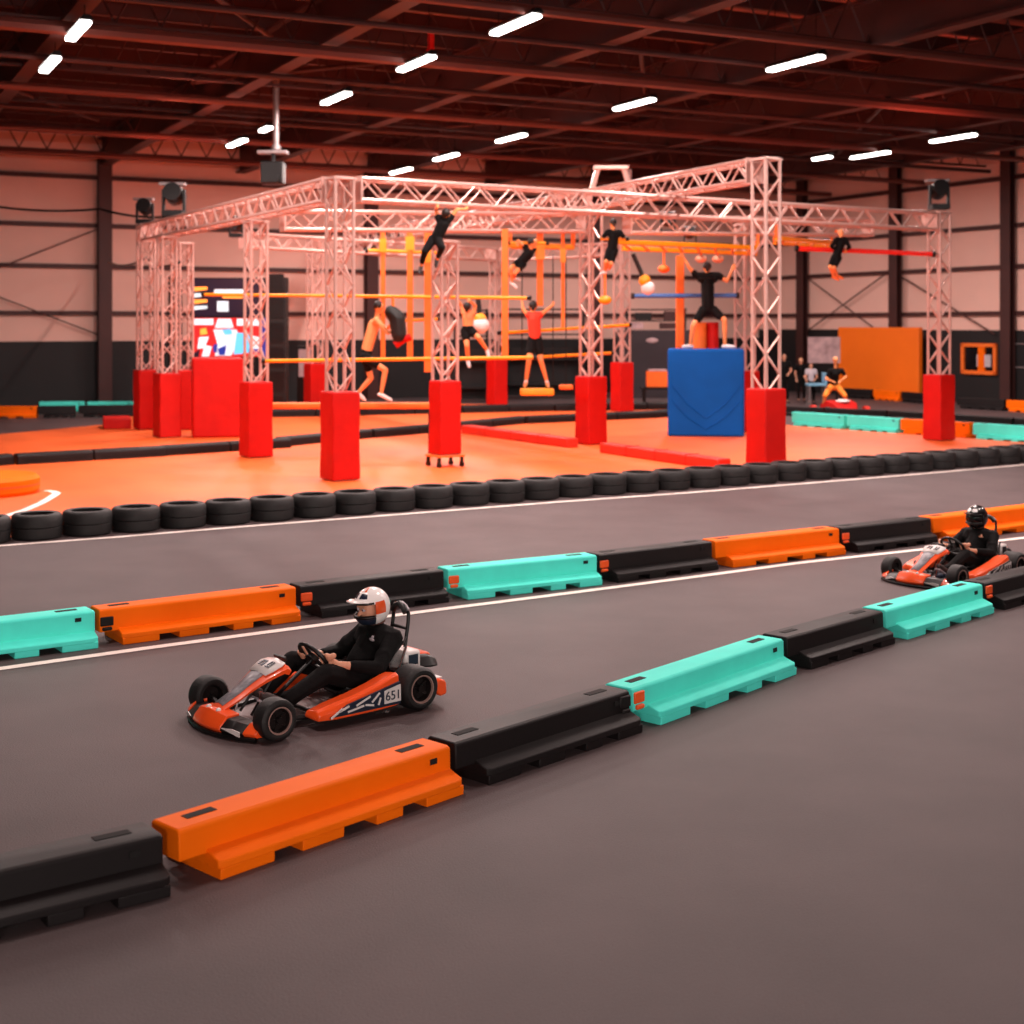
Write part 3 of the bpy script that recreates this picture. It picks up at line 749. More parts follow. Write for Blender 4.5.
# ================================================================== SCREENS AND THINGS ALONG THE BACK
def screen(x0, x1, y0, y1, d, label, draw):
    a, c = P(x0, y1, d), P(x1, y0, d)
    root = thing('wall_screen_mount', V(((a.x+c.x)/2, d, 0)), label, 'screen')
    b = MB(); b.box(((a.x+c.x)/2, d+.1, (a.z+c.z)/2), (c.x-a.x+.1, .16, c.z-a.z+.08)); b.obj('casing', [M_BLKM], root, 0, .01, world=True)
    b = MB(); draw(b, lambda u, v: V((a.x+(c.x-a.x)*u, d, a.z+(c.z-a.z)*v)))
    b.obj('display', SCRM, root, 0, world=True)
    b = MB()
    for q in (.2, .8): b.box((a.x+(c.x-a.x)*q, d+.12, a.z/2), (.1, .1, a.z)); 
    b.obj('stand', [M_BLKM], root, 0, world=True)
    return root
SCRM = [mat('screen_dark', (34, 24, 40), .3, 0, 0, emit=.6), mat('screen_white', (214, 236, 246), .3, 0, 0, emit=.55), mat('screen_blue', (90, 190, 235), .3, 0, 0, emit=.9),
        mat('screen_red', (200, 40, 40), .3, 0, 0, emit=.6), mat('screen_orange', (255, 150, 60), .3, 0, 0, emit=1.3), mat('screen_navy', (30, 50, 140), .3, 0, 0, emit=.8)]
def poly(b, T, pts, mi, k=1):
    b.quad([T(u, v)+V((0, -.004*k, 0)) for u, v in pts], mi)
def rect(b, T, u0, v0, u1, v1, mi, k=1): poly(b, T, [(u0, v0), (u1, v0), (u1, v1), (u0, v1)], mi, k)
def lower(b, T):
    rect(b, T, 0, 0, 1, 1, 3, 0); rect(b, T, 0, .82, .28, .98, 1); poly(b, T, [(.30, .74), (.56, .74), (.52, .98), (.34, .98)], 1, 2); rect(b, T, .60, .80, .98, .98, 1)
    poly(b, T, [(.28, .70), (.60, .70), (.64, .40), (.52, .02), (.30, .02), (.34, .3)], 1, 2); poly(b, T, [(.60, .62), (.80, .6), (.76, .1), (.56, .05)], 2, 3)
    poly(b, T, [(.40, .70), (.52, .72), (.54, .58), (.44, .56)], 2, 4); poly(b, T, [(.10, .72), (.18, .74), (.2, .58), (.1, .56)], 4, 2)
    poly(b, T, [(.08, .5), (.22, .52), (.16, .22), (.06, .2)], 1, 2); poly(b, T, [(.16, .3), (.26, .26), (.22, .0), (.12, .0)], 1, 3); rect(b, T, .93, 0, 1, 1, 5, 3)
    poly(b, T, [(.80, .55), (.92, .5), (.9, .2), (.8, .2)], 1, 2); poly(b, T, [(.28, .3), (.34, .34), (.33, .1), (.28, .12)], 5, 4); rect(b, T, .7, .1, .92, .2, 5, 2); poly(b, T, [(.34, .2), (.46, .3), (.44, .04), (.36, .04)], 5, 5); poly(b, T, [(.02, .1), (.1, .2), (.08, .0), (.0, .0)], 0, 2)
def upper(b, T):
    rect(b, T, 0, 0, 1, 1, 0, 0)
    for k in range(4): poly(b, T, [(.02, .16+k*.17), (.2, .2+k*.17), (.2, .28+k*.17), (.02, .27+k*.17)], 4 if k % 2 else 1)
    rect(b, T, .34, .12, .5, .40, 1); rect(b, T, .30, .62, .75, .72, 1); rect(b, T, .42, .48, .7, .56, 4)
screen(193, 266, 318, 356.5, 40.5, 'bright screen showing white, blue and red figures above the red block', lower)
screen(193, 264, 279, 316, 40.7, 'dark screen with pale lines of writing above the bright screen', upper)
def tower(px0, px1, y0, d, label, m=M_BAG):
    a, c = P(px0, y0, d), P(px1, y0, d); root = thing('speaker_tower', V(((a.x+c.x)/2, d, 0)), label, 'speaker')
    b = MB(); b.box(((a.x+c.x)/2, d+.25, a.z/2+.0), (c.x-a.x, .5, a.z)); b.obj('cabinet', [m], root, 0, .02, world=True)
    b = MB()
    for k in range(6): b.box(((a.x+c.x)/2, d-.005, .3+k*(a.z-.5)/5), ((c.x-a.x)*.8, .02, (a.z-.5)/6)); 
    b.obj('grille', [M_BLKM], root, 0, world=True)
tower(168, 178.5, 277, 39.5, 'narrow tall black tower left of the screens')
tower(266.5, 286, 277, 39.8, 'wide tall black tower right of the screens')
def cabinet(px0, px1, ytop, d, th, m, label, cat, name, face=None):
    a, c = P(px0, ytop, d), P(px1, ytop, d); root = thing(name, V(((a.x+c.x)/2, d, 0)), label, cat)
    b = MB(); b.box(((a.x+c.x)/2, d+th/2, a.z/2), (c.x-a.x, th, a.z)); b.obj('body', [m], root, 0, .02, world=True)
    if face:
        b = MB(); b.box(((a.x+c.x)/2, d-.01, a.z*face[0]), ((c.x-a.x)*.8, .03, a.z*face[1])); b.obj('front_panel', [face[2]], root, 0, .01, world=True)
    return root, a, c
cabinet(297, 312, 346, 44.2, .6, M_BLKM, 'grey and black machine standing behind the left columns', 'machine', 'vending_machine', (.72, .45, M_CLGRY))
M_CAB = mat('counter_dark', (52, 42, 48), .6, 0, .1, 2)
root, a, c = cabinet(617, 692, 330, 50.0, .7, M_CAB, 'dark counter at the back wall behind the blue bar', 'counter', 'counter')
b = MB(); b.ell((5.0, 49.99, 2.05), (.22, .012, .09), 14); b.obj('logo', [M_POST], root, 60, world=True)
for q, z in ((4.1, 2.6), (6.2, 2.6)):
    b = MB(); b.box((q, 50.3, 2.75), (.08, .3, .9)); b.obj('upright', [M_BLKM], root, 0, world=True)
for z in (2.75, 3.15):
    b = MB(); b.box((5.15, 50.3, z), (2.2, .4, .05)); b.obj('shelf', [M_BLKM], root, 0, world=True)
for i, (x, w, z, h, m, nm) in enumerate(((4.45, .5, 2.46, .22, M_POST, 'pale box on the counter under the shelves, left one'), (5.6, .6, 2.46, .2, M_STEEL, 'dark red box on the counter under the shelves, right one'),
                                 (4.7, .6, 2.775, .25, M_BLKM, 'black box on the lower shelf above the counter'), (5.7, .5, 2.775, .3, M_STEEL, 'dark red box on the lower shelf above the counter'))):
    r_ = thing('storage_box', V((x, 50.25, z+.004)), nm, 'box', 'boxes on the back counter'); b = MB(); b.box((0, 0, h/2), (w, .28, h)); b.obj('carton', [m], r_, 0, .01)
    b = MB(); b.box((0, 0, h+.006), (w*.96, .26, .012)); b.obj('lid', [m], r_, 0)
# bench with an orange crate
root = thing('bench', V((4.65, 44.0, 0)), 'low black bench carrying an orange crate', 'bench')
b = MB(); b.box((0, 0, .615), (1.2, .5, .07)); b.obj('top', [M_BLKM], root, 0, .01)
for sx in (-1, 1):
    for sy in (-1, 1):
        b = MB(); b.box((sx*.5, sy*.18, .29), (.08, .08, .58)); b.obj('leg', [M_BLKM], root, 0)
root = thing('crate', V((4.55, 44.0, .65)), 'orange crate on the low black bench left of the blue box', 'crate')
b = MB(); b.box((0, 0, .25), (.64, .4, .5)); b.obj('body', [M_STRAP], root, 0, .02)
b = MB(); b.box((.02, 0, .53), (.56, .42, .06)); b.obj('lid', [M_POST], root, 0, .01)
# shelves of equipment against the back wall (between the columns)
def rack(px0, px1, ytop, ybot, d, label):
    a, c = P(px0, ytop, d), P(px1, ytop, d); root = thing('storage_rack', V(((a.x+c.x)/2, d, 0)), label, 'rack'); W = c.x-a.x
    for sx in (0, 1):
        b = MB(); b.box((a.x+W*sx, d, a.z/2), (.08, .5, a.z)); b.obj('upright', [M_BLKM], root, 0, world=True)
    for k in range(4):
        b = MB(); b.box((a.x+W/2, d, .5+(a.z-.55)*k/3), (W, .5, .05)); b.obj('shelf', [M_BLKM], root, 0, world=True)
    b = MB(); b.box((a.x+W/2, d+.2, .95), (W-.1, .06, 1.7)); b.obj('back_panel', [M_WAINS], root, 0, world=True)
rack(504, 583, 308, 395, 49.5, 'black storage rack at the back wall behind the climber in the red top')
rack(455, 487, 309, 395, 47.0, 'narrow black storage rack at the back left of the far column')
# poster on a board and tubs behind the far kart
a, c = P(808, 363, 48.5), P(840, 337, 48.5)
root = thing('poster_board', V(((a.x+c.x)/2, 48.5, 0)), 'pale grey patterned poster board left of the big orange panel', 'board')
b = MB(); b.box(((a.x+c.x)/2, 48.5, (a.z+c.z)/2), (c.x-a.x, .06, c.z-a.z)); b.obj('sheet', [M_POST], root, 0, world=True)
for q in (a.x+.1, c.x-.1):
    b = MB(); b.box((q, 48.56, (a.z+.2)/2), (.06, .06, a.z+.2)); b.obj('leg', [M_BLKM], root, 0, world=True)
def tub(px, py, d, w, h, label):
    p = P(px, py, d); root = thing('plastic_chair', V((p.x, d, 0)), label, 'chair')
    z = p.z
    b = MB(); b.box((0, 0, z-.05), (w, .5, .08)); b.obj('seat', [M_LTBLUE], root, 0, .02)
    b = MB(); b.box((w*.45, 0, z+h/2), (.08, .5, h)); b.obj('backrest', [M_LTBLUE], root, 0, .02)
    for sx in (-1, 1):
        for sy in (-1, 1):
            b = MB(); b.box((sx*w*.4, sy*.2, (z-.09)/2), (.05, .05, z-.09)); b.obj('leg', [M_GREYM], root, 0)
tub(816, 383, 45.5, .62, .34, 'light blue chair behind the rider on the far kart')

# ================================================================== LAMPS AND FIXTURES UNDER THE ROOF
LAMPS = [(78, 29, 'strip lamp nearest the top left corner of the photo'), (50, 63, 'strip lamp at the left edge, below the one in the corner'),
         (515, 23, 'strip lamp at the top centre of the photo, nearest overhead'), (416, 62, 'strip lamp beside the red drop pipe'),
         (336, 97, 'strip lamp right of the grey drop pipe'), (266, 128, 'small strip lamp just left of the grey drop pipe'),
         (237, 142, 'strip lamp left of the black projector, lowest on that side'), (795, 62, 'strip lamp high on the right, above the tallest truss column'),
         (634, 103, 'strip lamp above the arch on the highest truss'), (511, 137, 'strip lamp above the middle of the long front truss'),
         (446, 156, 'strip lamp just above the front truss, right one of a close pair'), (401, 170, 'strip lamp just above the front truss, left one of a close pair'),
         (953, 137, 'strip lamp above the right end column of the rig'), (870, 154, 'long strip lamp between the tallest column and the right end column'),
         (822, 157, 'small far lamp just right of the tallest truss column'), (695, 190, 'far strip lamp seen under the highest truss')]
FRONT = [(-3.0, 9.5, 7.6, 230), (4.0, 11.5, 7.6, 170), (9.0, 14.5, 7.6, 340), (0.0, 17.5, 7.6, 420), (-8.0, 18.5, 7.6, 280), (14.0, 20.5, 7.6, 560), (6.0, 20.0, 7.6, 580)]
WALL_FILL = [(-11, 130), (-4.5, 540), (1.5, 420), (8, 260)]  # added fill lamps, low behind the camera, to brighten the barrier faces
LZ = 7.45
def lamp(p, label, power, long_=1.6):
    root = thing('ceiling_lamp', p, 'white '+label, 'lamp', 'strip lamps under the roof', HALL_ROT+PI/2)
    b = MB(); b.loft([[V((x, -.11, 0)), V((x, .11, 0)), V((x, .05, .09)), V((x, -.05, .09))] for x in (-long_/2, long_/2)]); b.obj('housing', [M_BLKM], root, 0)
    b = MB(); b.box((0, 0, -.035), (long_-.06, .17, .06)); b.obj('diffuser', [M_LAMP], root, 0, .02)
    for sx in (-1, 1):
        b = MB(); b.cyl((sx*.6, 0, .09), (sx*.6, 0, HZ-p.z), .008, n=5); b.obj('rod', [M_BLKM], root, 40)
    ld = bpy.data.lights.new('lamp_light', 'AREA'); ld.shape = 'RECTANGLE'; ld.size = long_; ld.size_y = .2; ld.energy = power; ld.color = (1, .80, .745)
    lo = bpy.data.objects.new('lamp_light', ld); COL.objects.link(lo); lo.parent = root; lo.location = (0, 0, -.07)
    return root
LPOW = 350
for (px, py, lab) in LAMPS:
    d = FPX*(LZ-CAMZ)/(HOR-py)
    if d > 49: d = 49
    lamp(V(((px-512)/FPX*d, d, CAMZ+(HOR-py)/FPX*d)), lab, LPOW, 1.6 if lab.startswith('strip') or lab.startswith('long') or lab.startswith('far') else .8)

def drop_pipe(px, y0, y1, d, r, m, label):
    a, c = P(px, y1, d), V(((px-512)/FPX*d, d, 8.6)); root = thing('ceiling_drop_pipe', a, label, 'pipe')
    b = MB(); b.cyl(a, c, r, n=10); b.obj('tube', [m], root, 40, world=True)
    b = MB(); b.cyl(a, a+V((0,0,.1)), r*1.5, n=10); b.obj('fitting', [m], root, 40, world=True)
drop_pipe(276, 65, 150, 31.0, .07, M_GREYM, 'grey pipe dropping from the roof to the black projector')
drop_pipe(431, 0, 55, 28.6, .07, M_REDBAR, 'red pipe dropping from the roof beside a strip lamp')
def head(p, s, label, spot=None, lens=M_LAMP, up=False):
    """moving head light: base, yoke and a drum"""
    root = thing('hanging_spotlight', p, label, 'spotlight', 'stage lights on the rig', PI)
    b = MB(); b.box((0, 0, .04*s), (.34*s, .3*s, .1*s)); b.obj('base', [M_BLKM], root, 0, .01)
    for q in (-1, 1):
        b = MB(); b.box((q*.17*s, 0, .26*s), (.04*s, .1*s, .36*s)); b.obj('yoke_arm', [M_BLKM], root, 0, .005)
    b = MB(); b.cyl((0, -.14*s, .34*s), (0, .16*s, .40*s), .165*s, .15*s, n=16); b.obj('drum', [M_BLKM], root, 40)
    b = MB(); b.cyl((0, -.142*s, .3395*s), (0, -.15*s, .338*s), .105*s, n=16); b.obj('lens', [lens], root, 40)
    b = MB(); b.box((.03*s, -.02*s, .53*s), (.42*s, .2*s, .05*s)); b.obj('top_plate', [M_GREYM], root, 0, .01)
    if spot:
        col, power, target, ang = spot
        ld = bpy.data.lights.new('spot_light', 'SPOT'); ld.energy = power; ld.color = col; ld.spot_size = math.radians(ang); ld.spot_blend = .6; ld.shadow_soft_size = .1
        lo = bpy.data.objects.new('spot_light', ld); COL.objects.link(lo); lo.parent = root; lo.location = (0, -.2*s, .62*s if up else .34*s)
        dv = V(target)-p; dv = Matrix.Rotation(-PI, 3, 'Z') @ dv; lo.rotation_euler = dv.to_track_quat('-Z', 'Y').to_euler()
    return root
M_LENS = mat('lens_glow', (255, 120, 90), .3, 0, 0, emit=4)
RED = (1, .16, .09)
p = P(145, 228, 34.7); p.z = ZA+.06
head(p, 1.15, 'black stage light on top of the leftmost truss column', (RED, 250, (-4, 46, 9), 120), M_LENS, True)
p = P1.lerp(P7b, .80); head(V((p.x, p.y, ZA+.07)), 1.4, 'black stage light standing on the left side truss', (RED, 230, (-2, 30, 9.2), 130), M_LENS, True)
p = V((P5.x, P5.y, 5.2)); head(p, 1.2, 'black stage light on top of the right end truss column', (RED, 250, (8, 34, 9.2), 130), M_LENS, True)
# projector hanging on the grey pipe
p = P(273, 189.5, 31.0); root = thing('hanging_projector', p, 'black projector hanging on the grey pipe above the left truss', 'projector')
b = MB(); b.box((0, 0, .36), (.5, .45, .5)); b.obj('body', [M_BLKM], root, 0, .03)
b = MB(); b.box((0, 0, .82), (.66, .3, .07)); b.obj('bracket', [M_GREYM], root, 0, .01)
b = MB(); b.cyl((0, 0, .60), (0, 0, .80), .05); b.obj('neck', [M_BLKM], root)
b = MB(); b.cyl((.1, -.22, .22), (.1, -.30, .22), .09, n=14); b.obj('lens', [M_BLKM], root)
# arch frame over the highest truss
p = P(611, 192, 33.6); root = thing('truss_arch_frame', V((p.x, p.y, ZB)), 'small arch shaped frame standing on the highest truss', 'frame')
for q in (-1, 1):
    b = MB(); b.tube([(q*.55, 0, .03), (q*.34, 0, .78), (q*.30, .0, .86)], .07, 8); b.obj('leg', [M_TRUSS], root, 40)
b = MB(); b.box((0, 0, .88), (.85, .2, .1)); b.obj('head_bar', [M_TRUSS], root, 0, .02)
b = MB(); b.box((.42, .12, .45), (.16, .2, .8)); b.obj('side_panel', [M_PIPE], root, 0, .02)
p = P(668, 236, 32.5)
for (px, py, d, s, lab) in ((668, 234, 32.6, .95, 'black stage light under the right hand truss, nearer the mid column'), (690, 245, 32.8, .8, 'black stage light under the right hand truss, nearer the man on the blue box')):
    head(P(px, py, d), s, lab)
head(P(236, 237, 34.0), .9, 'black stage light hanging inside the left side of the rig', None)
def cable(name, pts, r, label):
    root = thing(name, V(pts[0]), label, 'cable'); out = []
    for a, c in zip(pts, pts[1:]):
        for k in range(8):
            f = k/8; q = V(a).lerp(V(c), f); q.z -= .25*4*f*(1-f)*.6; out.append(q)
    out.append(V(pts[-1])); b = MB(); b.tube(out, r, 6); b.obj('wire', [M_BLKM], root, 40, world=True)
cable('hanging_cable', [P(-40, 200, 38), P(100, 209, 38), P(192, 214, 37)], .035, 'black cable strung from the left edge to the left end of the rig')
cable('hanging_cable', [P(108, 262, 43), P(146, 258, 36), P(180, 262, 34)], .03, 'short black cable between the left wall column and the leftmost truss column')

# ================================================================== KARTS
def kart(loc, rz, label, navy=M_KNAV):
    K = thing('go_kart', loc, label, 'kart', None, rz)
    # wheels
    for (x, y, r, w, nm) in ((.55, .43, .132, .13, 'front_wheel'), (.55, -.39, .126, .13, 'front_wheel'), (-.55, .43, .145, .20, 'rear_wheel'), (-.55, -.43, .145, .20, 'rear_wheel')):
        b = MB(); h = w/2
        prof = [(-h*.85, r*.62), (-h, r*.72), (-h, r*.86), (-h*.82, r*.97), (-h*.5, r), (0, r*1.004), (h*.5, r), (h*.82, r*.97), (h, r*.86), (h, r*.72), (h*.85, r*.62)]
        b.lathe(prof, (x, y, r), (0, 1, 0), 32); t = b.obj(nm, [M_RUB], K, 40)
        b = MB(); sg = 1 if y > 0 else -1
        b.lathe([(-h*.85, r*.63), (h*.85, r*.63), (h*.85, r*.55), (h*.5, r*.46), (h*.5, 0), (-h*.5, 0), (-h*.5, r*.46), (-h*.85, r*.55)], (x, y, r), (0, 1, 0), 24, closed=False); b.obj('rim', [M_RIM], t, 40)
        b = MB(); b.lathe([(h*.82, r*.64), (h*.98, r*.66), (h*.98, r*.60), (h*.82, r*.57)], (x, y, r), (0, sg, 0), 28); b.obj('rim_edge', [M_RIMED], t, 40)
        b = MB(); yy = y+sg*h*.55
        for k in range(5):
            an = k*2*PI/5; b.box((x+r*.3*math.cos(an), yy, r+r*.3*math.sin(an)), (r*.5, .012, r*.12), rot=Matrix.Rotation(-an, 3, 'Y'))
        b.cyl((x, y, r), (x, yy+sg*.03, r), r*.17, n=12); b.obj('hub', [M_RIM], t, 40)
    # chassis tubes, floor tray and axles
    b = MB()
    for s in (-1, 1): b.tube([(.74, s*.20, .06), (.5, s*.22, .06), (.2, s*.30, .055), (-.3, s*.30, .055), (-.75, s*.26, .075)], .016, 8)
    for (x, w) in ((.60, .36), (.15, .30), (-.35, .30), (-.62, .30)): b.tube([(x, -w, .065), (x, w, .065)], .015, 8)
    b.tube([(-.55, -.38, .145), (-.55, .38, .145)], .02, 10)
    for s in (-1, 1): b.tube([(.55, s*.22, .07), (.55, s*.39, .13)], .018, 8); b.tube([(.2, s*.30, .05), (.2, s*.40, .05), (-.3, s*.40, .05), (-.3, s*.3, .05)], .012, 8)
    b.obj('chassis', [M_KBLK], K, 40)
    b = MB(); b.box((.22, 0, .04), (.98, .54, .012)); b.obj('floor_tray', [M_GREYM], K, 0)
    # front bumper: orange middle, black wings with pale inserts, orange ends
    def xf(y): return .815-.70*y*y
    def bsec(y, k=1.0, z0=.028, lift=0.0):
        f = xf(y); bk = f-.15; zt = .075+.065*(1-abs(y)/.5)+lift
        return [V((f-.02, y, z0)), V((f, y, z0+.025)), V((f-.012, y, zt*.62)), V((f-.06, y, zt)), V((bk, y, zt*1.02)), V((bk+.02, y, z0))]
    def seg(y0, y1, nm, m, lift=0.0, n_=6):
        b = MB(); b.loft([bsec(y0+(y1-y0)*i/n_, lift=lift) for i in range(n_+1)]); return b.obj(nm, m, K, 30, .006)
    seg(-.17, .17, 'front_bumper', [M_KORG], .012, 10)
    for s in (-1, 1):
        seg(min(s*.17, s*.34), max(s*.17, s*.34), 'bumper_wing', [M_KBLK])
        seg(min(s*.34, s*.42), max(s*.34, s*.42), 'bumper_end', [M_KORG], .018)
        b = MB(); pts = [V((xf(y)+.004, y, z)) for y, z in ((s*.19, .07), (s*.33, .03), (s*.33, .062), (s*.28, .075))]
        b.add(pts, [(0, 1, 2, 3)]); b.obj('bumper_decal', [M_KWHT], K, 0, solid=.006)
    b = MB(); b.tube([(xf(y)-.01, y, .02) for y in (-.42, -.28, -.14, 0, .14, .28, .42)], .016, 8); b.obj('bumper_skirt', [M_KBLK], K, 40)
    # sloping front panel
    st = [(.755, .115, .085, .03), (.70, .16, .075, .035), (.58, .215, .078, .04), (.495, .268, .092, .045), (.405, .320, .115, .05), (.325, .358, .135, .055), (.27, .372, .14, .055), (.235, .352, .135, .05)]
    b = MB(); b.loft([[V((x+.02, -w, z-t)), V((x+.02, w, z-t)), V((x+.004, w*1.05, z-t*.45)), V((x, w*.72, z)), V((x, 0, z+.012)), V((x, -w*.72, z)), V((x+.004, -w*1.05, z-t*.45))] for x, z, w, t in st])
    b.obj('front_panel', [M_KORG], K, 40)
    b = MB(); vs = []
    for x, z, w, t in st[1:5]: vs += [V((x, -w*.66, z+.005)), V((x, 0, z+.017)), V((x, w*.66, z+.005))]
    b.add(vs, [(3*i+q, 3*i+q+1, 3*i+q+4, 3*i+q+3) for i in range(3) for q in (0, 1)]); b.obj('panel_decal', [M_KGRY], K, 40, solid=.004)
    b = MB(); vs = []
    for x, z, w, t in ((.415, .322, .10, 0), (.362, .345, .12, 0), (.305, .370, .13, 0), (.265, .379, .105, 0)): vs += [V((x, -w, z-.003)), V((x, 0, z+.013)), V((x, w, z-.003))]
    b.add(vs, [(3*i+q, 3*i+q+1, 3*i+q+4, 3*i+q+3) for i in range(3) for q in (0, 1)]); pl = b.obj('number_plate', [M_KWHT], K, 40, solid=.006)
    b = MB()
    for (y, w_, l_, dx) in ((.06, .012, .06, 0), (.035, .035, .012, .02), (.03, .012, .045, -.01), (-.02, .012, .06, 0), (-.045, .04, .012, -.02), (-.06, .012, .05, 0)):
        b.box((.345+dx, y, .370+dx*-.4), (l_, w_, .006), rot=Matrix.Rotation(.33, 3, 'Y'))
    b.obj('plate_marks', [navy], K, 0)
    b = MB(); b.box((.235, .0, .392), (.02, .14, .03), rot=Matrix.Rotation(.5, 3, 'Y')); b.obj('panel_clip', [M_KBLK], K, 0, .006)
    b = MB(); b.ell((.735, .06, .145), (.02, .014, .016), 10); b.obj('panel_bolt', [M_KWHT], K, 60)
    b = MB(); b.ell((.735, -.06, .145), (.02, .014, .016), 10); b.obj('panel_bolt', [M_KWHT], K, 60)
    # panel supports
    b = MB()
    for s in (-1, 1): b.tube([(.5, s*.07, .07), (.40, s*.06, .20), (.31, s*.05, .31)], .009, 6)
    b.obj('panel_support', [M_KBLK], K, 40)
    # side pods
    for s in (-1, 1):
        sp = [(.255, .068, .10, .43), (.24, .060, .125, .46), (.12, .055, .155, .48), (-.05, .055, .185, .485), (-.22, .055, .225, .485), (-.34, .058, .262, .48), (-.395, .062, .272, .475)]
        b = MB(); b.loft([[V((x, s*.315, z0)), V((x, s*yo, z0)), V((x, s*(yo+.006), (z0+z1)*.5)), V((x, s*(yo-.012), z1-.012)), V((x, s*(yo-.04), z1)), V((x, s*.315, z1-.02))] for x, z0, z1, yo in sp])
        pod = b.obj('side_pod', [M_KORG], K, 30, .008)
        b = MB(); b.add([V((.17, s*.483, .075)), V((-.385, s*.492, .075)), V((-.385, s*.488, .222)), V((-.12, s*.493, .172)), V((.04, s*.492, .142))], [(0, 1, 2, 3, 4)]); b.obj('pod_panel', [navy], pod, 0, solid=.012)
        b = MB(); b.add([V((-.25, s*.501, .095)), V((-.385, s*.501, .095)), V((-.385, s*.498, .205)), V((-.25, s*.500, .18))], [(0, 1, 2, 3)]); b.obj('pod_plate', [M_KWHT], pod, 0, solid=.006)
        b = MB()
        for (x, z, l_, an) in ((.13, .10, .10, .5), (.07, .12, .08, .3), (-.02, .105, .13, .15), (-.08, .145, .12, .35), (-.13, .11, .07, -.2), (-.18, .15, .08, .7), (-.21, .12, .05, 1.2)):
            b.box((x, s*.501, z), (l_, .006, .012), rot=Matrix.Rotation(an, 3, 'Y'))
        b.obj('pod_stripes', [M_KWHT], pod, 0)
        # plate characters
        cu = bpy.data.curves.new('plate_text', 'FONT'); cu.body = '651'; cu.size = .085; cu.align_x = 'CENTER'; cu.extrude = .002
        tmp = bpy.data.objects.new('plate_text', cu); COL.objects.link(tmp); dg = bpy.context.evaluated_depsgraph_get(); dg.update()
        me = bpy.data.meshes.new_from_object(tmp.evaluated_get(dg)); bpy.data.objects.remove(tmp)
        me.materials.clear(); me.materials.append(navy)
        o = bpy.data.objects.new('plate_text', me); COL.objects.link(o); o.parent = pod
        o.rotation_euler = (PI/2, 0, PI if s > 0 else 0); o.location = (-.318, s*.507, .115)
    # seat shell and its struts
    b = MB(); path = [(-.16, .10), (-.26, .062), (-.38, .05), (-.47, .075), (-.53, .15), (-.58, .25), (-.635, .345), (-.665, .39)]; NV = 9; vs = []
    for i, (x, z) in enumerate(path):
        a_ = path[max(0, i-1)]; c_ = path[min(len(path)-1, i+1)]; t = V((c_[0]-a_[0], 0, c_[1]-a_[1])).normalized(); nn = V((-t.z, 0, t.x))*-1
        nn = V((t.z*-1, 0, t.x)) if (V((-t.z, 0, t.x)).dot(V((.6, 0, .8))) > 0) else V((t.z, 0, -t.x))
        hw = .17+.03*math.sin(i/7*PI); lift = .13 if 1 < i < 6 else .06
        for j in range(NV):
            v = -1+2*j/(NV-1); vs.append(V((x, v*hw, z))+nn*(lift*abs(v)**2.6))
    b.add(vs, [(i*NV+j, i*NV+j+1, (i+1)*NV+j+1, (i+1)*NV+j) for i in range(len(path)-1) for j in range(NV-1)]); b.obj('seat', [M_KBLK], K, 60, solid=.014)
    for s in (-1, 1):
        b = MB(); b.tube([(-.20, s*.235, .10), (-.42, s*.225, .24), (-.64, s*.19, .395)], .011, 8); b.obj('seat_strut', [M_KBLK], K, 40)
        b = MB(); b.tube([(-.50, s*.27, .12), (-.66, s*.2, .36)], .009, 8); b.obj('seat_strut', [M_CHROME], K, 40)
    # steering wheel and column
    c = V((-.03, 0, .352)); nn = V((-.797, 0, .603)).normalized(); e1 = V((0, 1, 0)); e2 = V((.603, 0, .797))
    b = MB(); b.tube([c+(e1*math.cos(a)*1.04+e2*math.sin(a)*.95)*.128 for a in [2*PI*i/28 for i in range(28)]], .0145, 10, closed=True); sw = b.obj('steering_wheel', [M_KBLK], K, 60)
    b = MB()
    for an in (PI*.5, PI*1.15, PI*1.85): b.tube([c-nn*.012, c+(e1*math.cos(an)+e2*math.sin(an))*.122], .011, 6)
    b.cyl(c-nn*.03, c+nn*.004, .045, n=16); b.obj('spokes', [M_KBLK], sw, 40)
    b = MB(); q = c+e2*.07+nn*.012; b.box(q, (.05, .075, .012), rot=Matrix((e2, e1*-1, nn)).transposed()); b.obj('wheel_display', [M_KWHT], sw, 0, .004)
    b = MB(); b.cyl(c-nn*.02, (.36, 0, .075), .013, n=8); b.obj('steering_column', [M_KBLK], K, 40)
    # pedals
    for s in (-1, 1):
        b = MB(); b.tube([(.50, s*.13, .06), (.475, s*.13, .14), (.46, s*.13, .21)], .009, 6); b.box((.455, s*.13, .19), (.015, .06, .07)); b.obj('pedal', [M_CHROME], K, 40)
    b = MB(); b.box((.40, .22, .085), (.10, .07, .07)); b.ell((.48, .17, .10), (.05, .04, .04), 10); b.obj('brake_unit', [M_KNAV], K, 30, .008)
    # engine, air box and rear covers
    b = MB(); b.box((-.40, -.30, .15), (.20, .16, .18)); 
    for k in range(6): b.box((-.40, -.30, .20+k*.018), (.22, .18, .007))
    b.obj('engine', [M_GREYM], K, 0, .006)
    b = MB(); b.cyl((-.66, -.30, .13), (-.86, -.26, .15), .05, n=14); b.obj('exhaust', [M_GREYM], K, 40)
    b = MB(); b.box((-.70, .13, .25), (.14, .2, .16)); b.obj('tank', [M_KWHT], K, 20, .02)
    b = MB(); b.box((-.632, .13, .27), (.004, .12, .06)); b.box((-.70, .232, .27), (.08, .004, .07)); b.obj('tank_label', [navy], K, 0)
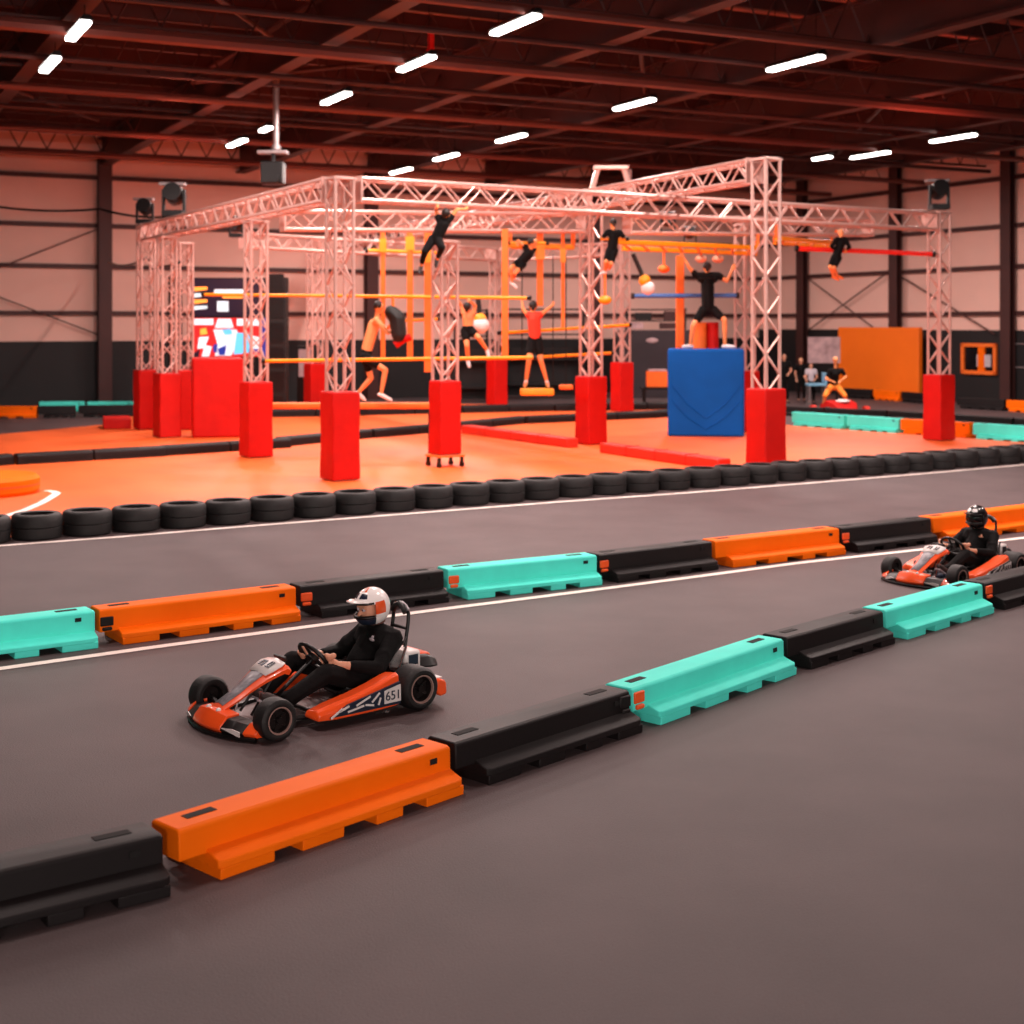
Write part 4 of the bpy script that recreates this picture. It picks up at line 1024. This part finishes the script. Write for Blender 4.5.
    b = MB(); b.loft([[V((x, -w, z0)), V((x, w, z0)), V((x, w*.8, z1)), V((x, -w*.8, z1))] for x, w, z0, z1 in ((-.74, .22, .20, .28), (-.86, .24, .19, .275), (-.93, .22, .185, .245), (-.965, .18, .19, .225))])
    b.obj('rear_cover', [M_KBLK], K, 30, .015)
    b = MB(); b.loft([[V((x, -w, z)), V((x, w, z)), V((x, w*.9, z+.018)), V((x, -w*.9, z+.018))] for x, w, z in ((-.76, .15, .275), (-.88, .17, .268), (-.92, .15, .25))])
    b.obj('rear_cover_trim', [M_KORG], K, 30, .008)
    # rear bumper
    def rs(y): return [V((-.75-.04*math.cos(y*2.6), y, .06)), V((-.80-.04*math.cos(y*2.6), y, .075)), V((-.805-.04*math.cos(y*2.6), y, .15)), V((-.75-.04*math.cos(y*2.6), y, .165))]
    b = MB(); b.loft([rs(-.36+.72*i/10) for i in range(11)]); b.obj('rear_bumper', [M_KBLK], K, 30, .01)
    for s in (-1, 1):
        b = MB(); b.loft([[V((x, s*.34, z0)), V((x, s*.50, z0)), V((x, s*.495, z1)), V((x, s*.34, z1))] for x, z0, z1 in ((-.695, .09, .17), (-.73, .06, .18), (-.77, .065, .165), (-.785, .08, .14))])
        b.obj('bumper_end', [M_KORG], K, 30, .012)
        b = MB(); b.box((-.73, s*.415, .178), (.08, .10, .012)); b.obj('bumper_cap', [M_KWHT], K, 0, .004)
    # head rest hoop
    b = MB(); arc = [(-.70, .088, .12), (-.735, .088, .32), (-.765, .088, .50), (-.77, .085, .56), (-.77, .05, .595), (-.77, 0, .61), (-.77, -.05, .595), (-.77, -.085, .56), (-.765, -.088, .50), (-.735, -.088, .32), (-.70, -.088, .12)]
    b.tube(arc, .0135, 10); b.obj('roll_hoop', [M_KBLK], K, 60)
    b = MB(); b.tube([(-.755, -.088, .455), (-.755, .088, .455)], .012, 8); b.tube([(-.745, .088, .40), (-.66, .16, .37)], .008, 6); b.obj('hoop_brace', [M_KBLK], K, 40)
    b = MB(); b.tube([(-.755, .075, .565), (-.755, .045, .60), (-.755, 0, .617), (-.755, -.045, .60), (-.755, -.075, .565)], .024, 10); b.obj('head_pad', [M_KBLK], K, 60)
    b = MB(); b.tube([(-.777, .07, .578), (-.777, .04, .605), (-.777, 0, .622), (-.777, -.04, .605), (-.777, -.07, .578)], .014, 8); b.obj('hoop_cap', [M_CLGRY], K, 60)
    return K

def driver(loc, rz, label, hel, face_bare=True, gloves=False, sleeves_m=M_CLBLK, lean=0.0, logo=M_CLGRY):
    D = thing('person', loc, label, 'person', None, rz)
    s = .92
    hc = V((-.505+lean, 0, .612))
    J = dict(neck=V((-.535+lean, 0, .50)), chest=V((-.545, 0, .36)), pelvis=V((-.40, 0, .178)), sl=V((-.575+lean, .165, .425)), sr=V((-.565+lean, -.165, .425)),
             el=V((-.375, .265, .265)), er=V((-.40, -.25, .285)), wl=V((-.115, .155, .315)), wr=V((-.12, -.15, .325)),
             hl=V((-.38, .09, .158)), hr=V((-.38, -.09, .158)), kl=V((-.015, .17, .275)), kr=V((.01, -.205, .30)),
             al=V((.315, .14, .125)), ar=V((.28, -.16, .125)), tl=V((.425, .14, .185)), tr=V((.40, -.16, .185)))
    fd, up, rt = V((1, 0, -.10)).normalized(), V((.10, 0, 1)).normalized(), V((0, -1, 0))
    Mh = Matrix((rt, fd, up)).transposed()
    c = V((-.03, 0, .352)); e1 = V((0, 1, 0)); e2 = V((.603, 0, .797))
    pr = [('c', J['chest'], .12*s, J['pelvis'], .11*s), ('c', J['sl'], .06, J['sr'], .06), ('c', J['hl'], .085, J['hr'], .085), ('c', (J['sl']+J['sr'])/2, .06, J['neck'], .05),
          ('c', J['neck'], .05, hc-up*.05, .05), ('e', hc+up*.01, (.072, .09, .10), Mh), ('c', hc-up*.055+fd*.03, .042, hc-up*.08+fd*.05, .026),
          ('c', hc+fd*.083+up*.012, .009, hc+fd*.106-up*.016, .013), ('c', hc+fd*.083-up*.046-rt*.018, .008, hc+fd*.083-up*.046+rt*.018, .008),
          ('c', hc+fd*.079+up*.03-rt*.04, .012, hc+fd*.079+up*.03+rt*.04, .012)]
    for q, sg in (('l', 1), ('r', -1)):
        S, E, W, Hh, K_, A, T = (J[k+q] for k in 'sewhkat')
        rim = c+e1*(sg*.131)+e2*.006
        pr += [('c', S, .052, E, .038), ('c', E, .038, W, .025), ('c', Hh, .08, K_, .055), ('c', K_, .055, A, .036), ('c', A, .036, T, .028)]
        pr += [('c', W, .0245, rim+V((-.05, sg*.012, -.012)), .023)]
        pr += grip(rim, e2, V((-.70, sg*.35, -.35)), .92, .0155)
    blob('body', pr, .0068, M_SKIN, D, smooth_it=2)
    # clothing
    def out(p0, r0, p1, r1): return ('c', p0, r0, p1, r1)
    jk = [out(J['chest'], .135, J['pelvis']+V((-.02, 0, .05)), .125), out(J['sl'], .072, J['sr'], .072), out(V((-.55, .07, .40)), .12, V((-.55, -.07, .40)), .12), out((J['sl']+J['sr'])/2, .075, J['neck']+V((0, 0, .0)), .066)]
    for q in 'lr':
        S, E, W = J['s'+q], J['e'+q], J['w'+q]
        jk += [out(S, .068, E, .054), out(E, .055, E.lerp(W, .62), .040)]
        m_ = S.lerp(E, .6); jk += [out(m_+V((.0, 0, .012)), .058, m_+V((.02, .0, .0)), .056)]
    jk_o = blob('jacket', jk, .009, sleeves_m, D, smooth_it=2)
    b = MB(); b.lathe([(0, .060), (.0, .074), (.035, .070), (.035, .060)], J['neck']+V((-.005, 0, .018)), V((.15, 0, 1)), 20); b.obj('collar', [mat('collar_brown', (92, 56, 48), .8, 0, .1)], D, 50)
    b = MB(); b.ell((-.44, .098, .425), (.008, .028, .014), 10, 0, Matrix.Rotation(.5, 3, 'Y')); b.ell((-.446, .10, .442), (.008, .012, .012), 8); b.obj('chest_badge', [logo], D, 60)
    tr = [out(J['pelvis'], .125, J['hl'], .1), out(J['pelvis'], .125, J['hr'], .1)]
    for q in 'lr':
        Hh, K_, A = J['h'+q], J['k'+q], J['a'+q]
        tr += [out(Hh, .096, K_, .069), out(K_, .068, K_.lerp(A, .9), .050), out(K_.lerp(A, .7), .055, K_.lerp(A, .88), .057)]
    blob('trousers', tr, .009, M_CLDK, D, smooth_it=2)
    for q in 'lr':
        A, T = J['a'+q], J['t'+q]; d = (T-A).normalized()
        blob('shoe', [('c', A+V((-.005, 0, -.01)), .045, T, .038), ('c', T, .038, T+d*.03, .03), ('c', A, .043, A-d*.04, .038)], .008, M_SHOED, D)
        b = MB(); b.box(T*.6+A*.4+V((.012, 0, -.035)), (.2, .07, .014), rot=Matrix.Rotation(-math.atan2(d.z, d.x), 3, 'Y')); b.obj('sole', [M_CLGRY], D, 0, .004)
    eb = MB()
    for q in (-1, 1): eb.ell(hc+fd*.083+up*.018+rt*.031*q, .013, 10, 0, None, 8)
    eb.obj('eyes', [M_CLGRY], D, 60)
    eb = MB()
    for q in (-1, 1): eb.ell(hc+fd*.0935+up*.018+rt*.031*q, .006, 8, 0, None, 6)
    eb.obj('pupils', [M_DARK], D, 60)
    # helmet: open shell with eye port, chin bar and peak
    hm, hs, hp, hb = hel          # shell, side marks, peak, chin materials
    cc = hc+up*.018-fd*.008
    b = MB(); NA, NE = 40, 24; vs = []; idx = {}
    def shp(az, el):
        r = V((.110, .132, .130)); x = math.cos(el)*math.sin(az); y = math.cos(el)*math.cos(az); z = math.sin(el)
        k = 1.0
        if el < -.3 and abs(az) < 1.2: k += .12*(1-abs(az)/1.2)*min(1, (-.3-el)/.4)
        return cc+Mh @ V((x*r.x*k, y*r.y*k, z*r.z))
    fs, ms = [], []
    els = [-.98+(PI/2+.98)*i/NE for i in range(NE+1)]
    for i, e in enumerate(els):
        for j in range(NA):
            az = -PI+2*PI*j/NA; vs.append(shp(az, e))
    for i in range(NE):
        for j in range(NA):
            az = -PI+2*PI*(j+.5)/NA; e = (els[i]+els[i+1])/2
            if abs(az) < 1.22 and -.40 < e < .34: continue
            mi = 0
            if e < -.36 and abs(az) < 1.25: mi = 3
            elif 1.25 < abs(az) < 1.95 and -.25 < e < .42: mi = 1
            elif .60 < e < .92 and .2 < abs(az) < .85: mi = 2
            elif e > 1.0 and abs(az) < .8 and (j % 4 < 2): mi = 1
            fs.append((i*NA+j, i*NA+(j+1) % NA, (i+1)*NA+(j+1) % NA, (i+1)*NA+j)); ms.append(mi)
    b.add(vs, fs, ms); sh = b.obj('helmet', [hm, hs, hp, hb], D, 60, solid=.012)
    b = MB(); pk = []
    for i in range(5):
        f = i/4; row = []
        for j in range(9):
            v = -1+2*j/8; az = v*1.05; base = shp(az*.95, .40+.12*(1-abs(v))); row.append(base+fd*(.075*f*(1-.45*v*v))+up*(.012*f)+fd*.004)
        pk.append(row)
    b.add([p for r in pk for p in r], [(i*9+j, i*9+j+1, (i+1)*9+j+1, (i+1)*9+j) for i in range(4) for j in range(8)]); b.obj('visor_peak', [hm], sh, 50, solid=.008)
    b = MB(); pts = [shp(a, -.40)+fd*.004 for a in [(-1.22+2.44*i/12) for i in range(13)]]; b.tube(pts, .012, 8); pts = [shp(a, .36)+fd*.003 for a in [(-1.22+2.44*i/12) for i in range(13)]]; b.tube(pts, .009, 8); b.obj('port_trim', [M_KBLK], sh, 50)
    if not face_bare:
        b = MB(); vs = []
        for i in range(5):
            for j in range(13): vs.append(shp(-1.22+2.44*j/12, -.40+.74*i/4)-fd*.004)
        b.add(vs, [(i*13+j, i*13+j+1, (i+1)*13+j+1, (i+1)*13+j) for i in range(4) for j in range(12)]); b.obj('visor', [mat('dark_visor', (16, 14, 16), .12, 0, .05)], sh, 60, solid=.005)
    return D
KART1 = V((-1.363, 9.458, 0)); RZ1 = math.atan2(-.667, -.745)
KART2 = V((4.51, 14.38, 0)); RZ2 = math.atan2(-.643, -.766)
kart(KART1, RZ1, 'orange and black racing kart driven by the person in the white helmet')
driver(KART1, RZ1, 'person in black with a white orange marked helmet steering the nearest kart', (M_HELW, M_HELO, M_HELN, M_KNAV))
k2 = kart(KART2, RZ2, 'orange kart at the right edge half hidden behind the near barriers', M_KBLK)
d2 = driver(KART2, RZ2, 'person in black with a black helmet driving the second kart', (M_HELB, M_HELB, M_HELW, M_HELB), face_bare=False, logo=M_SKIN)

k2.scale = d2.scale = (.93, .93, .93)

# ================================================================== PEOPLE ON THE RIG
def Pd(px, py, d): return P(px, py, d)
# shirtless runner on the balance beam (faces right)
d = 28.0; s = .98
person('person', 'shirtless man in black shorts running along the orange balance beam', dict(
    head=P(379, 307, d-.05), neck=P(377.5, 313.5, d), chest=P(374, 325, d), pelvis=P(365, 355, d), sl=P(377, 319.5, d+.17), sr=P(376, 320, d-.17),
    el=P(386, 330, d+.25), er=P(388, 333, d-.22), wl=P(393, 322, d+.1), wr=P(395, 330, d-.1), hl=P(365, 357, d+.1), hr=P(365, 357.5, d-.1),
    kl=P(371, 378, d+.12), kr=P(385.5, 370, d-.12), al=P(358, 393, d+.12), ar=P(381, 394.5, d-.1), tl=P(364, 399, d+.12), tr=P(390, 399.5, d-.1)),
    s*1.05, M_SKIN2, None, M_CLBLK, 0, .55, M_SHOE, M_HAIR, (1, -.25, 0))
# climber in the red top on the swinging step (back to the camera)
d = 29.5; s = 1.02
t1, t2 = P(522, 299, 29.75), P(553, 303, 29.75)
person('person', 'woman in a red top and black shorts balancing on the orange foam step', dict(
    head=P(533, 306.5, d), neck=P(533, 312, d), chest=P(534, 319, d), pelvis=P(535, 338, d), sl=P(528.5, 315, d), sr=P(540, 315, d),
    el=P(523.5, 310, d+.05), er=P(546, 310.5, d+.05), wl=t1+V((0, -.08, -.04)), wr=t2+V((0, -.08, -.04)), hl=P(532, 340, d), hr=P(538, 340, d),
    kl=P(529, 360, d-.22), kr=P(541, 361, d-.1), al=P(526, 381.5, d+.0), ar=P(547, 382, d+.05), tl=P(525, 386, d+.15), tr=P(548, 386, d+.15)),
    s, M_SKIN2, M_CLRED, M_CLBLK, 0, .6, M_SHOE, M_HAIR, (0, 1, 0), {'l': grip(t1, (0, 0, 1), (0, -1, -.1), s), 'r': grip(t2, (0, 0, 1), (0, -1, -.1), s)})
# bent climber hanging from the upper yellow bar
def bar1(px):
    a, c = P(203, 294.5, 29.6), P(530, 298, 27.0); f = (px-203)/327; return a.lerp(c, f)
d = 27.55; g1, g2 = bar1(463), bar1(474); s = .92; tb = (g2-g1).normalized()
person('person', 'shirtless climber in black shorts hanging from the upper yellow bar with knees bent', dict(
    head=P(467.5, 306.5, d-.1), neck=P(468, 312, d), chest=P(468, 317.5, d), pelvis=P(468, 330, d), sl=P(463.5, 313, d), sr=P(473, 313, d),
    el=P(461.5, 306, d+.02), er=P(475.5, 306, d+.02), wl=g1+V((0, -.05, -.06)), wr=g2+V((0, -.05, -.06)), hl=P(465, 331, d), hr=P(471, 331, d),
    kl=P(467, 346, d-.15), kr=P(479, 338, d-.2), al=P(468, 361, d+.1), ar=P(487, 350, d), tl=P(469, 366, d-.02), tr=P(488.5, 356, d-.05)),
    s, M_SKIN2, None, M_CLBLK, 0, .5, M_SHOE, M_HAIR, (.2, 1, 0), {'l': grip(g1, tb, (0, -.6, -.8), s, .036), 'r': grip(g2, tb, (0, -.6, -.8), s, .036)})
# acrobat under the long front truss
d = 24.3; s = .86; dA = (P5-P1).normalized()
def frontlow(px):
    f = ((px-512)/FPX); u_ = (f*P1.y-P1.x)/(dA.x-f*dA.y); q = P1+dA*u_; n_ = V((dA.y, -dA.x, 0)); return V((q.x, q.y, 5.05-TS+.01))+n_*TS/2
g1, g2 = frontlow(432), frontlow(461); d = (g1.y+g2.y)/2
person('person', 'climber in black hanging by both arms under the long front truss', dict(
    head=P(446, 213.5, d-.05), neck=P(445, 217.5, d), chest=P(443, 224.5, d), pelvis=P(436, 238.5, d), sl=P(438, 218.0, d), sr=P(451, 217.5, d),
    el=P(436, 209.5, d), er=P(457, 209.5, d), wl=g1+V((0, -.05, -.08)), wr=g2+V((0, -.05, -.08)), hl=P(432.5, 239.5, d), hr=P(438, 240.0, d),
    kl=P(425, 251.5, d-.1), kr=P(442, 247.5, d-.25), al=P(421, 266.5, d+.1), ar=P(437, 259.5, d+.1), tl=P(419.5, 272.5, d), tr=P(436, 265.5, d+.05)),
    s, M_SKIN2, M_CLBLK, M_CLDK, .15, 1.7, M_SHOED, M_HAIR, (.2, 1, 0), {'l': grip(g1, dA, (0, -.5, -.85), s, .03), 'r': grip(g2, dA, (0, -.5, -.85), s, .03)})
# climber left of the mid column
d = 29.6; s = .84
g1, g2 = P(518, 243, d), P(529, 243, d)
person('person', 'climber with orange sleeves and black hair swinging beside the far column', dict(
    head=P(532, 243, d-.1), neck=P(531, 248, d-.05), chest=P(529, 253, d), pelvis=P(521, 262, d), sl=P(524.5, 246.5, d), sr=P(534, 249, d),
    el=P(518, 240.5, d-.05), er=P(536, 240, d-.1), wl=g1+V((0, -.04, -.05)), wr=g2+V((.02, -.04, -.05)), hl=P(518.5, 262.5, d), hr=P(523, 264, d),
    kl=P(511, 268, d-.2), kr=P(515, 273, d-.25), al=P(512, 283, d), ar=P(514, 278, d+.15), tl=P(516, 287, d-.05), tr=P(519, 280, d+.1)),
    s, M_SKIN2, M_CLBLK, M_CLBLK, 0, .5, M_SHOE, M_HAIR, (1, -.3, 0), {'l': grip(g1, (1, 0, 0), (0, -.5, -.85), s, .03), 'r': grip(g2, (1, 0, 0), (0, -.5, -.85), s, .03)})
bar('hand_rail', P(508, 243, d), P(548, 243, d), .032, M_YEL, 'short yellow bar held by the climber with orange sleeves', 'bar')
# climber right of the mid column
d = 28.6; s = .82
g1, g2 = P(606, 239.0, d), P(617, 239.0, d)
person('person', 'climber in black with dark hair hanging at the top of the mid column', dict(
    head=P(613, 223.5, d), neck=P(613.5, 230.0, d), chest=P(614, 236.0, d), pelvis=P(612, 249.5, d), sl=P(608, 232.0, d), sr=P(620, 232.5, d),
    el=P(603, 237.0, d-.05), er=P(624, 237.0, d-.05), wl=g1+V((-.02, .07, 0)), wr=g2+V((.02, .07, 0)), hl=P(609.5, 250.5, d), hr=P(614.5, 250.5, d),
    kl=P(606, 261.5, d-.2), kr=P(611, 263.5, d-.2), al=P(605.5, 271.5, d+.08), ar=P(609, 269.5, d+.12), tl=P(601, 273.5, d), tr=P(605, 272.5, d+.05)),
    s, M_SKIN2, M_CLBLK, M_CLBLK, .9, .8, M_SHOE, M_HAIR, (-.3, 1, 0), {'l': grip(g1, (1, 0, 0), (0, 1, .1), s, .03), 'r': grip(g2, (1, 0, 0), (0, 1, .1), s, .03)})
bar('hand_rail', P(598, 239.0, d), P(628, 239.0, d), .03, M_YEL, 'short yellow bar held by the dark haired climber at the mid column', 'bar')
# man on the blue box, back to the camera, arms raised
d = BOXY-.1; s = 1.16; zb_ = zb
fz = lambda px, dd_: V(((px-512)/FPX*dd_, dd_, zb+.05))
g1, g2 = P(681.5, 252, d), P(734, 268, d)
person('person', 'man in black T-shirt and shorts standing on the blue box with arms spread up', dict(
    head=P(707, 268, d+.02), neck=P(707, 274, d), chest=P(707.5, 284, d), pelvis=P(708, 308, d), sl=P(696.5, 275.5, d), sr=P(718.5, 275.5, d),
    el=P(689, 267, d), er=P(727, 281, d-.05), wl=P(683.5, 257, d), wr=P(732, 270, d), hl=P(703.5, 310, d), hr=P(713, 310, d),
    kl=P(693.5, 325, d-.15), kr=P(724.5, 320, d-.1), al=fz(690.5, d)+V((0, 0, .02)), ar=fz(725, d)+V((0, 0, .02)), tl=fz(684, d-.08), tr=fz(733, d-.1)),
    s, M_SKIN2, M_CLBLK, M_CLBLK, .35, .62, M_SHOE, M_HAIR, (0, 1, .15))
c = V((P(706, 340, d).x, BOXY+.2, zb)); root = thing('padded_post', c, 'orange and red padded post standing on the blue box between the man\'s legs', 'post')
b = MB(); b.cyl((-.12, 0, 0), (-.12, 0, .62), .17, n=16); b.obj('orange_half', [M_STRAP], root, 40)
b = MB(); b.cyl((.2, .04, 0), (.2, .04, .62), .15, n=16); b.obj('red_half', [M_RED], root, 40)
# climber at the red bar
d = 31.05; s = .80
g1, g2 = P(834, 250.2, 31.05), P(845, 250.7, 31.05)
person('person', 'climber in dark clothes hanging at the red bar on the right', dict(
    head=P(841, 233, d-.12), neck=P(841, 238.5, d-.12), chest=P(840.5, 244, d-.12), pelvis=P(836, 257, d-.14), sl=P(836.5, 239.5, d-.14), sr=P(845.5, 239.5, d-.14),
    el=P(831.5, 246, d-.2), er=P(849.5, 247, d-.2), wl=g1+V((0, -.08, .0)), wr=g2+V((0, -.08, .0)), hl=P(834, 258, d-.14), hr=P(838.5, 258, d-.14),
    kl=P(830, 267, d-.3), kr=P(834, 268, d-.3), al=P(834, 277, d-.1), ar=P(837.5, 275.5, d-.05), tl=P(838, 279.5, d-.15), tr=P(842, 278, d-.1)),
    s, M_SKIN2, M_CLBLK, M_CLDK, 1.5, .75, M_STRAP, M_HAIRL, (.3, -1, 0), {'l': grip(g1, (1, 0, 0), (0, -1, .1), s, .055), 'r': grip(g2, (1, 0, 0), (0, -1, .1), s, .055)})
# rider on the far kart
d = 41.0; s = 1.0
fk = V((P(833, 400, d).x, d, 0))
root = thing('go_kart', fk+V((.1, -.35, 0)), 'small red and white kart far behind the teal barriers', 'kart', None, -PI/2+.25)
b = MB(); b.loft([[V((x, -w, .06)), V((x, w, .06)), V((x, w*.8, z)), V((x, -w*.8, z))] for x, w, z in ((-.5, .42, .3), (0, .5, .42), (.35, .45, .36), (.62, .3, .16))]); b.obj('bodywork', [M_RED], root, 30, .03)
b = MB(); b.ell((.22, 0, .40), (.2, .22, .06), 14); b.obj('nose_panel', [M_KWHT], root, 50)
for sx in (-.42, .45):
    for sy in (-1, 1):
        b = MB(); b.lathe([(-.07, .08), (-.07, .13), (.07, .13), (.07, .08)], (sx, sy*.62, .13), (0, 1, 0), 18); b.obj('wheel', [M_RUB if sy*sx < 0 else M_REDDK], root, 40)
person('person', 'person in black with bare legs standing over the far red kart', dict(
    head=P(835.5, 360.5, d), neck=P(835.5, 367, d), chest=P(835, 374, d), pelvis=P(834, 386, d+.08), sl=P(829.5, 370.5, d), sr=P(842, 370.5, d),
    el=P(826, 379, d-.05), er=P(846, 377, d-.05), wl=P(832, 381, d-.25), wr=P(841, 380.5, d-.25), hl=P(830.5, 387, d+.05), hr=P(838, 387, d+.05),
    kl=P(825, 396, d-.25), kr=P(845, 396, d-.25), al=P(823, 408.5, d-.1), ar=P(849, 408.5, d-.1), tl=P(821, 412.5, d-.25), tr=P(851, 412.5, d-.25)),
    s*.95, M_SKIN2, M_CLBLK, M_CLORG, .6, 1.0, M_SHOED, M_HAIRL, (0, -1, -.1))
# onlookers by the right hand back corner
for (px, yh, d, top, hr, lab, sc) in ((784, 357, 46.5, M_CLBLK, M_HAIR, 'onlooker in black at the back, just right of the tallest truss column', 1.0), (801, 361, 47.2, M_CLBLK, M_HAIRL, 'onlooker in black between the dark doorway and the poster board', .97),
                              (811, 366, 46.0, M_CLGRY, M_HAIR, 'onlooker in a pale top in front of the poster board', .95)):
    k = d/FPX; h = P(px, yh, d); sc = (h.z+.12)/1.75
    z = lambda f: h.z+.12-(1-f)*1.75*sc*1.0
    q = lambda dx, f, dy=0: V((h.x+dx*sc, d+dy*sc, (h.z+.12)*f))
    person('person', lab, dict(head=h, neck=q(0, .86), chest=q(0, .75), pelvis=q(0, .55), sl=q(-.18, .81), sr=q(.18, .81), el=q(-.23, .64, -.03), er=q(.24, .65, -.05), wl=q(-.2, .52, -.12), wr=q(.12, .60, -.24),
        hl=q(-.09, .52), hr=q(.09, .52), kl=q(-.10, .29, -.03), kr=q(.11, .29, -.03), al=q(-.1, .045), ar=q(.12, .045), tl=q(-.12, .025, -.13), tr=q(.15, .025, -.13)),
        sc, M_SKIN, top, M_CLDK, .5, 1.8, M_SHOED, hr, (0, -1, 0), None, .014, None)

# ================================================================== LIGHT, CAMERA
for (x, y, z, pw) in FRONT:
    lamp(V((x, y, z)), 'strip lamp out of the photo above the near track', pw)
for a, pw in WALL_FILL:
    root = thing('added_fill_lamp', R(a, L0+.02, 3.0), 'added fill lamp on the front wall behind the camera, brightening the barriers', 'lamp', 'added fill lamps on the front wall', HALL_ROT)
    b = MB(); b.box((0, .05, 0), (1.8, .1, .26)); b.obj('housing', [M_BLKM], root, 0, .01)
    b = MB(); b.box((0, .115, 0), (1.7, .03, .2)); b.obj('diffuser', [M_LAMP], root, 0, .01)
    ld = bpy.data.lights.new('lamp_light', 'AREA'); ld.shape = 'RECTANGLE'; ld.size = 1.7; ld.size_y = .25; ld.energy = pw; ld.color = (1, .88, .82)
    lo = bpy.data.objects.new('lamp_light', ld); COL.objects.link(lo); lo.parent = root; lo.location = (0, .14, 0); lo.rotation_euler = (PI/2, 0, 0)
w = bpy.data.worlds.new('world'); SC.world = w; w.use_nodes = True
w.node_tree.nodes['Background'].inputs['Color'].default_value = (.02, .008, .007, 1); w.node_tree.nodes['Background'].inputs['Strength'].default_value = 1.0
cd = bpy.data.cameras.new('camera'); cam = bpy.data.objects.new('camera', cd); COL.objects.link(cam)
cam.location = (0, 0, CAMZ); cam.rotation_euler = (PI/2, 0, 0)
cd.sensor_width = 36; cd.sensor_fit = 'HORIZONTAL'; cd.lens = 36*FPX/1024; cd.shift_y = -(512-HOR)/1024; cd.clip_end = 200; cd.clip_start = .1
cd.dof.use_dof = True; cd.dof.focus_distance = 9.6; cd.dof.aperture_fstop = 2.0
SC.camera = cam
SC.view_settings.view_transform = 'Standard'; SC.view_settings.look = 'None'; SC.view_settings.gamma = 1; SC.view_settings.use_curve_mapping = False
SC.view_settings.exposure = 0.0
SC.cycles.use_denoising = True
SC.cycles.max_bounces = 6; SC.cycles.diffuse_bounces = 3; SC.cycles.glossy_bounces = 3
